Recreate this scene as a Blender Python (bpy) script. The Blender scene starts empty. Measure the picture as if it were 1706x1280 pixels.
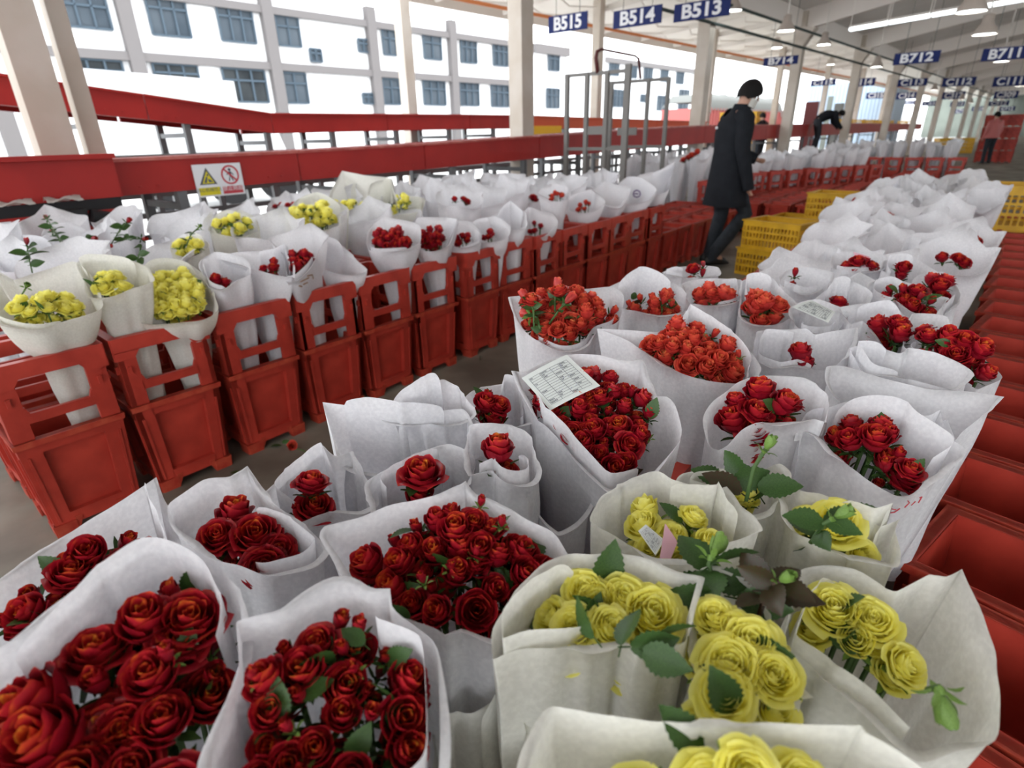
import bpy, math, random
from mathutils import Vector, Matrix, noise
# ------------------------------------------------------------------ camera, sky, exposure
S = bpy.context.scene
W_PX, H_PX, F_PX = 1706, 1280, 945.0
CX, CY = 853.0, 640.0
CAM_H = 1.35
def cvec(x, y): return Vector((x-CX, -(y-CY), F_PX))
_d = cvec(1660, 208).normalized()
_up = -cvec(900, 2790).normalized()
_d = (_d - _up*_up.dot(_d)).normalized()
_r = _up.cross(_d)
def to_world(c): return Vector((_r.dot(c), _d.dot(c), _up.dot(c)))
_cx = to_world(Vector((1,0,0))); _cy = to_world(Vector((0,1,0))); _cz = to_world(Vector((0,0,1)))
cam = bpy.data.cameras.new('camera'); camo = bpy.data.objects.new('camera', cam)
S.collection.objects.link(camo); S.camera = camo
camo.matrix_world = Matrix(((_cx.x,_cy.x,-_cz.x,0),(_cx.y,_cy.y,-_cz.y,0),(_cx.z,_cy.z,-_cz.z,CAM_H),(0,0,0,1)))
cam.sensor_width = 36; cam.lens = F_PX/W_PX*36; cam.clip_start = .02; cam.clip_end = 400
cam.dof.use_dof = True; cam.dof.focus_distance = .98; cam.dof.aperture_fstop = 4.5
CAM = Vector((0,0,CAM_H))
w = bpy.data.worlds.new('overcast'); S.world = w; w.use_nodes = True
bg = w.node_tree.nodes['Background']; bg.inputs[0].default_value = (.95,.975,1,1); bg.inputs[1].default_value = 4.6
S.view_settings.view_transform = 'Standard'; S.view_settings.look = 'None'
S.view_settings.gamma = 1; S.view_settings.exposure = -0.18; S.view_settings.use_curve_mapping = False
try:
    S.cycles.max_bounces = 10; S.cycles.diffuse_bounces = 6; S.cycles.transmission_bounces = 6
except Exception: pass

# points of the place from where the photograph shows them, each at its own height or distance
def ray(x, y): return to_world(cvec(x, y))
def onz(x, y, z):
    r = ray(x, y); return CAM + r*((z-CAM_H)/r.z)
def ony(x, y, Y):
    r = ray(x, y); return CAM + r*(Y/r.y)
def onx(x, y, X):
    r = ray(x, y); return CAM + r*(X/r.x)
HA = math.radians(4.2)
HD = Vector((math.sin(HA), math.cos(HA), 0)); HN = Vector((-math.cos(HA), math.sin(HA), 0))
def hall(u, v, z): return HD*u + HN*v + Vector((0,0,z))     # along the hall, towards its open left side, up
def onv(x, y, v):
    r = ray(x, y); t = v/r.dot(HN); p = CAM + r*t
    return p.dot(HD), v, p.z
def onu(x, y, u):
    r = ray(x, y); p = CAM + r*(u/r.dot(HD))
    return u, p.dot(HN), p.z
# ------------------------------------------------------------------ helpers
C = S.collection
class MB:
    def __init__(s): s.v=[]; s.f=[]; s.m=[]; s.h=[]
    def quad(s, a, b, c, d, m=0):
        n=len(s.v); s.v += [Vector(p) for p in (a,b,c,d)]; s.f.append((n,n+1,n+2,n+3)); s.m.append(m)
    def poly(s, pts, m=0):
        n=len(s.v); s.v += [Vector(p) for p in pts]; s.f.append(tuple(range(n,n+len(pts)))); s.m.append(m)
    def hexa(s, p, m=0):
        n=len(s.v); s.v += [Vector(q) for q in p]
        for q in ((0,3,2,1),(4,5,6,7),(0,1,5,4),(1,2,6,5),(2,3,7,6),(3,0,4,7)):
            s.f.append(tuple(n+i for i in q)); s.m.append(m)
    def box(s, c, d, m=0, ax=None):
        ex, ey, ez = ax if ax else (Vector((1,0,0)),Vector((0,1,0)),Vector((0,0,1)))
        c=Vector(c); x=ex*(d[0]/2); y=ey*(d[1]/2); z=ez*(d[2]/2)
        s.hexa([c-x-y-z,c+x-y-z,c+x+y-z,c-x+y-z,c-x-y+z,c+x-y+z,c+x+y+z,c-x+y+z], m)
    def bar(s, a, b, w, h=None, m=0, up=Vector((0,0,1))):
        a=Vector(a); b=Vector(b); h=h or w; z=(b-a); L=z.length; z=z.normalized()
        if abs(z.dot(up))>.98: up=Vector((0,1,0))
        x=z.cross(up).normalized(); y=x.cross(z)
        s.box((a+b)/2,(w,h,L),m,(x,y,z))
    def grid(s, rows, closed=False, m=0, hue=None):
        n=len(s.v); R=len(rows); K=len(rows[0])
        for r in rows: s.v += [Vector(p) for p in r]
        if hue: s.h += hue
        for i in range(R-1):
            for j in range(K if closed else K-1):
                k=(j+1)%K
                s.f.append((n+i*K+j,n+i*K+k,n+(i+1)*K+k,n+(i+1)*K+j)); s.m.append(m)
    def tube(s, pts, r, seg=8, m=0, cap=True):
        pts=[Vector(p) for p in pts]; rows=[]; K=len(pts)
        rr = r if isinstance(r,(list,tuple)) else [r]*K
        px=None
        for i,p in enumerate(pts):
            t=(pts[min(i+1,K-1)]-pts[max(i-1,0)]).normalized()
            if px is None: px=t.orthogonal().normalized()
            px=(px-t*px.dot(t)).normalized(); py=t.cross(px)
            rows.append([p+(px*math.cos(2*math.pi*j/seg)+py*math.sin(2*math.pi*j/seg))*rr[i] for j in range(seg)])
        n=len(s.v); s.grid(rows,True,m)
        if cap:
            s.f.append(tuple(n+j for j in range(seg))[::-1]); s.m.append(m)
            s.f.append(tuple(n+(K-1)*seg+j for j in range(seg))); s.m.append(m)
    def lathe(s, prof, c=(0,0,0), seg=20, m=0):
        c=Vector(c)
        s.grid([[c+Vector((r*math.cos(2*math.pi*j/seg),r*math.sin(2*math.pi*j/seg),z)) for j in range(seg)] for r,z in prof],True,m)
    def mesh(s, name, mats, smooth=False):
        me=bpy.data.meshes.new(name); me.from_pydata([tuple(p) for p in s.v],[],s.f)
        for k in (mats if isinstance(mats,(list,tuple)) else [mats]): me.materials.append(k)
        if any(s.m): me.polygons.foreach_set('material_index', s.m)
        if smooth: me.polygons.foreach_set('use_smooth',[True]*len(s.f))
        if s.h and len(s.h)==len(s.v):
            at=me.attributes.new('hue','FLOAT','POINT'); at.data.foreach_set('value', s.h)
        me.update(); return me
def put(name, me, parent=None, loc=None, rot=None, scale=None, mat4=None):
    o=bpy.data.objects.new(name, me); C.objects.link(o)
    if parent: o.parent=parent
    if loc is not None: o.location=loc
    if rot is not None: o.rotation_euler=rot
    if scale is not None: o.scale=(scale,)*3 if isinstance(scale,(int,float)) else scale
    if mat4 is not None: o.matrix_local=mat4
    return o
def obj(name, mb, mats, parent=None, smooth=False, **k): return put(name, mb.mesh(name, mats, smooth), parent, **k)
def tag(o, label, cat, group=None, kind=None):
    if label: o['label']=label
    if cat: o['category']=cat
    if group: o['group']=group
    if kind: o['kind']=kind
    return o
def thing(name, label, cat, loc=(0,0,0), rz=0, group=None):
    o=bpy.data.objects.new(name,None); C.objects.link(o); o.location=loc; o.rotation_euler=(0,0,rz); o.empty_display_size=.05
    return tag(o,label,cat,group)
def struct(name, mb, mats, label=None, smooth=False):
    o=obj(name, mb, mats, None, smooth); o['kind']='structure'
    if label: o['label']=label
    return o
def dup(root, loc, rz, label, group=None):
    r=root.copy(); C.objects.link(r); r.location=loc; r.rotation_euler=(0,0,rz)
    if label: r['label']=label
    if group: r['group']=group
    for ch in root.children:
        c=ch.copy(); C.objects.link(c); c.parent=r
    return r
ORD=['','first','second','third','fourth','fifth','sixth','seventh','eighth','ninth','tenth','eleventh','twelfth','thirteenth','fourteenth','fifteenth','sixteenth','seventeenth','eighteenth','nineteenth','twentieth']
def ordn(n):
    if n<=20: return ORD[n]
    t={2:'twenty',3:'thirty',4:'forty',5:'fifty'}[n//10]
    return t+'-'+ORD[n%10] if n%10 else {30:'thirtieth',40:'fortieth'}.get(n,t)
# ------------------------------------------------------------------ materials
def mat(name, col, rough=.6, metal=0, spec=.4, noise_amt=0, scale=20, col2=None, bump=0, emit=0, coat=0, transl=0, coords='Object', detail=4):
    m=bpy.data.materials.new(name); m.use_nodes=True; nt=m.node_tree; N=nt.nodes; L=nt.links
    p=N['Principled BSDF']; out=N['Material Output']
    p.inputs['Base Color'].default_value=(*col,1); p.inputs['Roughness'].default_value=rough
    p.inputs['Metallic'].default_value=metal; p.inputs['Specular IOR Level'].default_value=spec
    if coat: p.inputs['Coat Weight'].default_value=coat
    if emit: p.inputs['Emission Color'].default_value=(*col,1); p.inputs['Emission Strength'].default_value=emit
    base=None
    if noise_amt or col2 or bump:
        tc=N.new('ShaderNodeTexCoord'); nz=N.new('ShaderNodeTexNoise'); nz.inputs['Scale'].default_value=scale; nz.inputs['Detail'].default_value=detail
        L.new(tc.outputs[coords], nz.inputs['Vector'])
        if col2 or noise_amt:
            c2=col2 or tuple(c*(1-noise_amt) for c in col)
            r=N.new('ShaderNodeValToRGB'); r.color_ramp.elements[0].position=.38; r.color_ramp.elements[1].position=.66
            r.color_ramp.elements[0].color=(*c2,1); r.color_ramp.elements[1].color=(*col,1)
            L.new(nz.outputs['Fac'], r.inputs['Fac']); L.new(r.outputs['Color'], p.inputs['Base Color']); base=r.outputs['Color']
        if bump:
            b=N.new('ShaderNodeBump'); b.inputs['Strength'].default_value=bump; b.inputs['Distance'].default_value=.01
            L.new(nz.outputs['Fac'], b.inputs['Height']); L.new(b.outputs['Normal'], p.inputs['Normal'])
    if transl:
        t=N.new('ShaderNodeBsdfTranslucent'); mx=N.new('ShaderNodeMixShader'); mx.inputs[0].default_value=transl
        t.inputs['Color'].default_value=(*col,1)
        if base: L.new(base, t.inputs['Color'])
        L.new(p.outputs[0], mx.inputs[1]); L.new(t.outputs[0], mx.inputs[2]); L.new(mx.outputs[0], out.inputs['Surface'])
    return m
def petal_mat(name, stops, transl=.18, nscale=38, namt=.34):
    m=bpy.data.materials.new(name); m.use_nodes=True; nt=m.node_tree; N=nt.nodes; L=nt.links
    p=N['Principled BSDF']; p.inputs['Roughness'].default_value=.42; p.inputs['Specular IOR Level'].default_value=.45
    at=N.new('ShaderNodeAttribute'); at.attribute_name='hue'
    oi=N.new('ShaderNodeObjectInfo'); tc=N.new('ShaderNodeTexCoord'); nz=N.new('ShaderNodeTexNoise')
    nz.noise_dimensions='4D'; nz.inputs['Scale'].default_value=nscale/10; nz.inputs['Detail'].default_value=3
    L.new(tc.outputs['Object'], nz.inputs['Vector']); 
    mw=N.new('ShaderNodeMath'); mw.operation='MULTIPLY'; mw.inputs[1].default_value=40; L.new(oi.outputs['Random'], mw.inputs[0]); L.new(mw.outputs[0], nz.inputs['W'])
    a=N.new('ShaderNodeMath'); a.operation='MULTIPLY_ADD'; a.inputs[1].default_value=namt*2; L.new(nz.outputs['Fac'], a.inputs[0]); L.new(at.outputs['Fac'], a.inputs[2])
    b=N.new('ShaderNodeMath'); b.operation='SUBTRACT'; b.inputs[1].default_value=namt; L.new(a.outputs[0], b.inputs[0])
    r=N.new('ShaderNodeValToRGB'); e=r.color_ramp.elements
    e[0].position=stops[0][0]; e[0].color=(*stops[0][1],1); e[1].position=stops[-1][0]; e[1].color=(*stops[-1][1],1)
    for q,c in stops[1:-1]:
        k=e.new(q); k.color=(*c,1)
    L.new(b.outputs[0], r.inputs['Fac']); L.new(r.outputs['Color'], p.inputs['Base Color'])
    t=N.new('ShaderNodeBsdfTranslucent'); mx=N.new('ShaderNodeMixShader'); mx.inputs[0].default_value=transl
    L.new(r.outputs['Color'], t.inputs['Color']); L.new(p.outputs[0], mx.inputs[1]); L.new(t.outputs[0], mx.inputs[2]); L.new(mx.outputs[0], N['Material Output'].inputs['Surface'])
    return m
M={}
M['paper']=mat('white nonwoven paper',(.86,.86,.885),.85,spec=.1,col2=(.78,.78,.81),scale=160,bump=.12,transl=.36,coords='Object')
M['cream']=mat('cream nonwoven paper',(.87,.865,.81),.85,spec=.1,col2=(.79,.785,.73),scale=150,bump=.12,transl=.36)
M['slip']=mat('printed slip',(.72,.76,.74),.7)
M['pink']=mat('pink carbon slip',(.72,.42,.50),.7,transl=.2)
M['ink']=mat('slip ink',(.10,.11,.14),.8)
M['blueink']=mat('pen ink',(.12,.14,.42),.8)
M['red_plastic']=mat('red crate plastic',(.48,.050,.031),.42,col2=(.35,.032,.020),scale=9,bump=.06)
M['rim_plastic']=mat('worn crate plastic',(.46,.07,.035),.5,col2=(.35,.028,.016),scale=24)
M['yellow_plastic']=mat('yellow crate plastic',(.72,.42,.02),.45,col2=(.58,.33,.015),scale=8)
M['conv']=mat('red painted steel',(.41,.026,.022),.42,spec=.22,col2=(.34,.022,.02),scale=2.2)
M['orange_conv']=mat('orange red paint',(.60,.09,.025),.45)
M['conv_yellow']=mat('yellow painted panel',(.80,.47,.01),.45)
M['steel']=mat('grey steel frame',(.16,.165,.17),.45,metal=.5)
M['stainless']=mat('brushed trolley steel',(.17,.165,.155),.5,metal=.25)
M['black']=mat('black rubber',(.012,.012,.014),.6)
M['column']=mat('cream painted column',(.60,.55,.49),.7,col2=(.53,.47,.40),scale=2.5)
M['ceil']=mat('grey roof sheet',(.86,.835,.81),.8,col2=(.80,.775,.75),scale=1.2)
M['beam']=mat('painted beam',(.84,.79,.74),.7)
M['canopy']=mat('pale canopy sheet',(.80,.78,.74),.8,transl=.25)
M['truss']=mat('white truss paint',(.72,.69,.64),.7)
M['rail']=mat('worn red rail with sheen colour',(.56,.16,.13),.35,col2=(.40,.06,.05),scale=6)  # lighter pinkish red stands in for the rail's reflective sheen
M['shelf']=mat('dark grey brown shelf',(.085,.075,.068),.7)
M['pipe_orange']=mat('orange pipe',(.58,.19,.06),.5)
M['pipe_dark']=mat('dark conduit',(.05,.07,.065),.5)
M['floor']=mat('worn concrete floor',(.28,.26,.21),.55,col2=(.115,.10,.078),scale=1.7,bump=.05,detail=8)
M['apron']=mat('bright concrete yard',(.72,.72,.71),.8,col2=(.66,.66,.65),scale=.5)
M['facade']=mat('white tiled facade',(.86,.87,.88),.7)
M['band']=mat('grey facade band',(.165,.155,.155),.8)
M['glass']=mat('blue grey window',(.045,.062,.08),.5,spec=.15,col2=(.085,.105,.125),scale=.5)
M['glass_dark']=mat('dark window',(.025,.03,.034),.5,spec=.1,col2=(.06,.068,.072),scale=.5)
M['sash']=mat('window frame',(.07,.10,.13),.6,spec=.2)
M['blue']=mat('blue sign board',(.008,.019,.115),.5,spec=.2)
M['white']=mat('white lettering',(.80,.81,.84),.5)
M['white_paint']=mat('white vehicle paint',(.80,.82,.84),.4)
M['sign_y']=mat('yellow warning ink',(.72,.62,.02),.5)
M['sign_r']=mat('red warning ink',(.55,.05,.07),.5)
M['stain']=mat('brown stain',(.33,.22,.15),.9)
M['violet']=mat('violet sticker',(.22,.17,.30),.7)
M['lamp']=mat('lamp shade',(.46,.40,.35),.5)
M['glow']=mat('lamp glow',(.88,.97,1),.5,emit=16)
M['tubeglow']=mat('tube glow',(.88,.97,1),.5,emit=3.5)
M['green']=mat('rose leaf green',(.030,.075,.016),.45,col2=(.05,.11,.025),scale=30,transl=.15)
M['leafred']=mat('bronze young leaf',(.030,.042,.014),.4,col2=(.050,.020,.012),scale=30,transl=.08)
M['budgreen']=mat('bud green',(.13,.24,.045),.5,col2=(.20,.33,.07),scale=30,transl=.15)
M['stem']=mat('stem green',(.06,.12,.03),.55)
M['tarp']=mat('grey tarpaulin',(.20,.21,.20),.8)
M['truckred']=mat('faded red truck body',(.48,.14,.13),.6)
M['shed']=mat('pale blue shed sheet',(.42,.52,.62),.7)
M['darkred']=mat('dark red door',(.09,.015,.015),.6)
M['endwall']=mat('far grey green wall',(.22,.25,.22),.8,col2=(.16,.18,.16),scale=.5)
M['skin']=mat('skin',(.46,.26,.185),.55)
M['hair']=mat('black hair',(.010,.009,.009),.7,spec=.15,bump=.4,scale=60)
M['coat']=mat('charcoal coat',(.017,.019,.023),.9,spec=.08,col2=(.014,.0155,.019),scale=14,bump=.1)
M['trouser']=mat('dark jeans',(.014,.018,.024),.85,col2=(.022,.028,.036),scale=18)
M['shoe']=mat('black shoe',(.012,.012,.012),.5)
M['mask']=mat('pale face mask',(.62,.62,.58),.8)
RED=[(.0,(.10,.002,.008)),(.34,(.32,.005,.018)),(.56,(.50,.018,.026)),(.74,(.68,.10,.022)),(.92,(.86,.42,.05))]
ORG=[(.0,(.30,.012,.014)),(.36,(.58,.045,.034)),(.64,(.76,.12,.06)),(.92,(.88,.38,.12))]
YEL=[(.0,(.90,.83,.13)),(.35,(.97,.92,.22)),(.72,(.98,.95,.36)),(1,(.95,.80,.13))]
M['red']=petal_mat('deep red petals',RED); M['orange']=petal_mat('orange red petals',ORG); M['yellow']=petal_mat('yellow petals',YEL,.38,namt=.2)
# ------------------------------------------------------------------ the hall
mb=MB(); mb.poly([hall(-9,9.2,0),hall(-9,-14,0),hall(92,-14,0),hall(92,9.2,0)]); struct('floor',mb,M['floor'])
mb=MB(); mb.poly([hall(-60,9.2,-.03),hall(140,9.2,-.03),hall(140,60,-.03),hall(-60,60,-.03)]); mb.poly([hall(-60,-60,-.03),hall(140,-60,-.03),hall(140,-14.1,-.03),hall(-60,-14.1,-.03)]); struct('ground',mb,M['apron'])
for u in range(0,90,12):
    mb=MB(); mb.box(hall(u,-14.0,2.1),(.25,.25,4.2),0,(HD,HN,Vector((0,0,1)))); struct('column',mb,M['column'])
def roof_z(v): return 4.2+.17*(6-v) if v>-4 else 4.2+.17*10-.17*(-4-v)
mb=MB()
for a,b in ((6.3,-4),(-4,-14.2)):
    mb.hexa([hall(-9,a,roof_z(a)),hall(-9,b,roof_z(b)),hall(92,b,roof_z(b)),hall(92,a,roof_z(a))]+[hall(u,v,roof_z(v)+.06) for u,v in ((-9,a),(-9,b),(92,b),(92,a))])
struct('ceiling',mb,M['ceil'])
mb=MB(); mb.hexa([hall(-9,-14.2,0),hall(92,-14.2,0),hall(92,-14,0),hall(-9,-14,0),hall(-9,-14.2,2.3),hall(92,-14.2,2.3),hall(92,-14,2.3),hall(-9,-14,2.3)]); struct('wall_unseen_right',mb,M['column'])  # unseen wall added, its height shaped to limit light from the right
mb=MB(); mb.hexa([hall(92,-14,0),hall(92.2,-14,0),hall(92.2,14,0),hall(92,14,0),hall(92,-14,5.6),hall(92.2,-14,5.6),hall(92.2,14,5.6),hall(92,14,5.6)]); struct('wall_back',mb,M['endwall'])
UIN=[1.20,6.87,12.58,18.2,24.3,30.5,36.6,42.7,48.8,55,61,67,73,79]
for i,u in enumerate(UIN):
    mb=MB(); h=roof_z(6)-.05
    mb.box(hall(u,6,h/2),(.25,.25,h),0,(HD,HN,Vector((0,0,1))))
    if i: mb.hexa([hall(u-.125,5.875,3.35),hall(u+.125,5.875,3.35),hall(u+.125,6.12,3.35),hall(u-.125,6.12,3.35),hall(u-.13,5.62,3.75),hall(u+.13,5.62,3.75),hall(u+.16,6.16,3.85),hall(u-.16,6.16,3.85)])
    struct('column',mb,M['column'])
    if i: 
        mb=MB()
        for a,b in ((6.1,-4),(-4,-14)):
            zb=lambda v: roof_z(v)-.48
            mb.hexa([hall(u-.09,a,zb(a)),hall(u+.09,a,zb(a)),hall(u+.09,b,zb(b)),hall(u-.09,b,zb(b)),hall(u-.09,a,zb(a)+.05),hall(u+.09,a,zb(a)+.05),hall(u+.09,b,zb(b)+.05),hall(u-.09,b,zb(b)+.05)])
            mb.hexa([hall(u-.03,a,zb(a)+.05),hall(u+.03,a,zb(a)+.05),hall(u+.03,b,zb(b)+.05),hall(u-.03,b,zb(b)+.05),hall(u-.03,a,zb(a)+.47),hall(u+.03,a,zb(a)+.47),hall(u+.03,b,zb(b)+.47),hall(u-.03,b,zb(b)+.47)])
        struct('beam',mb,M['beam'])
mb=MB(); mb.box(hall(1.50,6.15,2.05),(.13,.16,4.1),0,(HD,HN,Vector((0,0,1)))); struct('column',mb,M['column'])
for u in (7.15,12.98,19.2,25.3,31.4,37.5,43.6):
    mb=MB(); mb.box(hall(u,8.9,2.1),(.2,.2,4.2),0,(HD,HN,Vector((0,0,1)))); struct('column',mb,M['column'])
# edge beam over the inner columns, canopy over the outer bay, pipes along the hall
mb=MB(); mb.bar(hall(4.2,6.05,3.98),hall(88,6.05,3.98),.12,.4); struct('beam',mb,M['beam'])
mb=MB(); mb.hexa([hall(7.4,6.3,4.42),hall(88,6.3,4.42),hall(88,10.4,4.02),hall(7.4,10.4,4.02),hall(7.4,6.3,4.47),hall(88,6.3,4.47),hall(88,10.4,4.07),hall(7.4,10.4,4.07)]); struct('trim_1',mb,M['canopy'],'pale canopy roof over the outer bay')
mb=MB(); mb.bar(hall(7.4,10.4,3.95),hall(88,10.4,3.95),.06,.3); struct('trim_2',mb,M['truss'])
for k in range(14):
    u=7.15+k*2.03
    mb=MB(); mb.bar(hall(u,6.1,4.25),hall(u,10.3,3.92),.07,.12)
    for j in range(5):
        v=6.4+j*.8; z=4.27-.079*(j*.8+.3)
        mb.bar(hall(u,v,z-.02),hall(u+1.0,v+.4,z-.06),.03)
        mb.bar(hall(u+1.0,v+.4,z-.06),hall(u+2.03,v,z-.02),.03)
    struct('beam',mb,M['truss'])
for nm,v,z,r,m,u0 in (('orange pipe running under the canopy',9.25,3.72,.035,'pipe_orange',7.6),('dark conduit along the inner columns',5.84,3.30,.03,'pipe_dark',10.2),('upper dark conduit along the inner columns',5.5,3.55,.03,'pipe_dark',10.4)):
    mb=MB(); mb.tube([hall(u0,v,z),hall(80,v,z)],r,8,); tag(obj('pipe',mb,M[m],None,True),nm,'pipe')
# ------------------------------------------------------------------ buildings over the yard
VB=26.0
def facade(name,label,u0,u1,ztop,bands,pil,wins,vb=VB):
    t=thing(name,label,'building',hall((u0+u1)/2,vb+4,0))
    inv=t.matrix_basis.inverted() if False else Matrix.Translation(-t.location)
    def P(u,v,z): return hall(u,v,z)-t.location
    mb=MB(); mb.hexa([P(u0,vb,0),P(u1,vb,0),P(u1,vb+8,0),P(u0,vb+8,0),P(u0,vb,ztop),P(u1,vb,ztop),P(u1,vb+8,ztop),P(u0,vb+8,ztop)]); obj('wall',mb,M['facade'],t)
    for z0,z1 in bands:
        mb=MB(); mb.hexa([P(u0,vb-.25,z0),P(u1,vb-.25,z0),P(u1,vb+.1,z0),P(u0,vb+.1,z0),P(u0,vb-.25,z1),P(u1,vb-.25,z1),P(u1,vb+.1,z1),P(u0,vb+.1,z1)]); obj('facade_band',mb,M['band'],t)
    for u in pil:
        mb=MB(); mb.hexa([P(u-.24,vb-.30,0),P(u+.24,vb-.30,0),P(u+.24,vb+.1,0),P(u-.24,vb+.1,0),P(u-.24,vb-.30,ztop+.05),P(u+.24,vb-.30,ztop+.05),P(u+.24,vb+.1,ztop+.05),P(u-.24,vb+.1,ztop+.05)]); obj('pilaster',mb,M['band'],t)
    for (x0,y0,x1,y1,dk) in wins:
        ua,_,za=onv(x0,(y0+y1)/2,vb); ub,_,zb=onv(x1,(y0+y1)/2,vb); _,_,zt=onv((x0+x1)/2,y0,vb); _,_,zl=onv((x0+x1)/2,y1,vb)
        mb=MB(); d=vb-.06
        mb.quad(P(ua,d,zl),P(ub,d,zl),P(ub,d,zt),P(ua,d,zt)); wn=obj('window',mb,M['glass_dark' if dk else 'glass'],t)
        mb=MB(); n=3 if ub-ua>1.2 else 2
        for k in range(n+1): 
            u=ua+(ub-ua)*k/n; mb.box(P(u,d-.04,(zl+zt)/2),(.07,.06,zt-zl),0,(HD,HN,Vector((0,0,1))))
        for q in (0,.66,1): mb.box(P((ua+ub)/2,d-.04,zl+(zt-zl)*q),(ub-ua,.06,.07),0,(HD,HN,Vector((0,0,1))))
        obj('window_frame',mb,M['sash'],wn)
    return t
zt=onv(446,8,VB)[2]; b1=onv(230,95,VB)[2]; ub=onv(860,70,VB)[0]
_,_,zb0=onv(230,103,VB); _,_,zb1=onv(230,88,VB); _,_,zp0=onv(520,34,VB); _,_,zp1=onv(520,22,VB)
facade('office_building','long white tiled building with grey bands across the yard',-14,ub,zp1+.5,[(zb0,zb1),(zp0,zp1)],[onv(x,y,VB)[0] for x,y in ((215,60),(447,60),(618,80),(751,90),(-40,60))],
 [(98,-10,178,46,0),(246,-8,310,60,0),(363,8,420,70,0),(460,28,497,77,0),(515,82,534,103,0),(595,66,612,87,0),(636,50,658,92,0),(704,58,733,99,0),(766,66,792,105,0),(820,74,844,110,0),
  (118,100,206,150,1),(257,108,330,150,1),(373,116,442,170,1),(470,122,510,172,0),(603,156,620,173,0),(637,132,664,174,0),(704,135,740,175,0),(765,138,796,176,0),(817,142,846,178,0)])
ub2=onv(862,80,VB)[0]; ub3=onv(1005,90,VB+4)[0]
z2=onv(900,74,VB)[2]
facade('office_building','lower white building block seen between the columns',ub2+1.5,onv(945,90,VB)[0],z2,[(z2-.5,z2)],[],[(912,88,930,118,0),(909,148,930,180,0)])
z3=onv(1000,92,VB+6)[2]
facade('office_building','far white building behind the steel trolley',onv(1008,92,VB+6)[0],onv(1170,130,VB+6)[0],z3,[(z3-.5,z3-.1)],[],[(1014,100,1030,126,0),(1047,104,1060,130,0),(1072,108,1086,132,0),(1100,112,1112,136,0),(1126,118,1138,140,0),(1018,150,1036,178,0),(1066,158,1080,170,0),(1094,160,1110,184,0),(1130,150,1146,182,0)],VB+6)
# vehicles and sheds outside
t=thing('truck','white box truck parked beyond the sloping conveyor','truck',hall(6,15,0))
ua=onv(133,150,14)[0]; ub_=onv(392,150,14)[0]; zt=onv(260,120,14)[2]
def L(u,v,z): return hall(u,v,z)-t.location
mb=MB(); mb.hexa([L(ua,14,.9),L(ub_,14,.9),L(ub_,16.2,.9),L(ua,16.2,.9),L(ua,14,zt),L(ub_,14,zt-.1),L(ub_,16.2,zt-.1),L(ua,16.2,zt)]); obj('cargo_box',mb,M['white_paint'],t)
mb=MB(); mb.hexa([L(ub_+.05,14.1,.6),L(ub_+1.2,14.1,.6),L(ub_+1.2,16.1,.6),L(ub_+.05,16.1,.6),L(ub_+.05,14.1,zt-.6),L(ub_+.75,14.2,zt-.6),L(ub_+.75,16,zt-.6),L(ub_+.05,16.1,zt-.6)]); obj('cab',mb,M['white_paint'],t)
for u in (ua+1,ub_-.5,ub_+.7):
    mb=MB(); mb.tube([L(u,13.95,.45),L(u,14.25,.45)],.45,20); obj('wheel',mb,M['black'],t)
t=thing('truck','faded red truck body under a grey tarpaulin','truck',hall(22,14,0))
ua=onv(1178,190,13)[0]; ub_=onv(1302,190,13)[0]; zr=onv(1240,182,13)[2]; zt=onv(1240,157,13)[2]
mb=MB(); mb.hexa([L(ua,13,.8),L(ub_,13,.8),L(ub_,15.4,.8),L(ua,15.4,.8),L(ua,13,zr),L(ub_,13,zr),L(ub_,15.4,zr),L(ua,15.4,zr)])
for k in range(30): 
    u=ua+(ub_-ua)*k/29; mb.box(L(u,12.97,(.8+zr)/2),(.08,.06,zr-.8),0,(HD,HN,Vector((0,0,1))))
obj('cargo_box',mb,M['truckred'],t)
mb=MB(); K=24
mb.grid([[L(ua+(ub_-ua)*k/K,v,zr+(zt-zr)*h*(.9+.14*noise.noise(Vector((k*.6,h,1))))-(0 if 0<k<K else .5*(zt-zr))) for k in range(K+1)] for v,h in ((12.95,-.15),(12.95,.5),(13.3,1),(15.1,1),(15.45,.5))]); obj('tarpaulin',mb,M['tarp'],t,True)
for u in (ua+.8,ub_-.8):
    mb=MB(); mb.tube([L(u,12.95,.45),L(u,13.2,.45)],.45,20); obj('wheel',mb,M['black'],t)
def boxthing(name,label,cat,x0,y0,x1,y1,Y,depth,m,ribs=0,group=None):
    a=ony(x0,y1,Y); b=ony(x1,y0,Y); a.z=-.02; mb=MB(); c=Vector(((a.x+b.x)/2,Y+depth/2,(a.z+b.z)/2)); d=(abs(b.x-a.x),depth,abs(b.z-a.z))
    mb.box((0,0,0),d)
    for k in range(ribs): mb.box((-d[0]/2+d[0]*(k+.5)/ribs,-depth/2-.03,0),(d[0]/ribs*.5,.06,d[2]))
    return tag(obj(name,mb,M[m],None,loc=c),label,cat,group)
boxthing('storage_shed','pale blue metal shed far down the yard','shed',1338,132,1500,210,52,6,'shed',24)
boxthing('shutter_door','dark red shutter standing in the far yard','door',1335,169,1364,216,40,.3,'darkred',8)
boxthing('cargo_crate','tan board leaning beside the dark red shutter','board',1371,160,1388,210,44,.3,'endwall')
boxthing('shelving_unit','brown shelving behind the bending worker','shelf',1384,172,1404,210,41,.6,'tarp',5)
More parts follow.
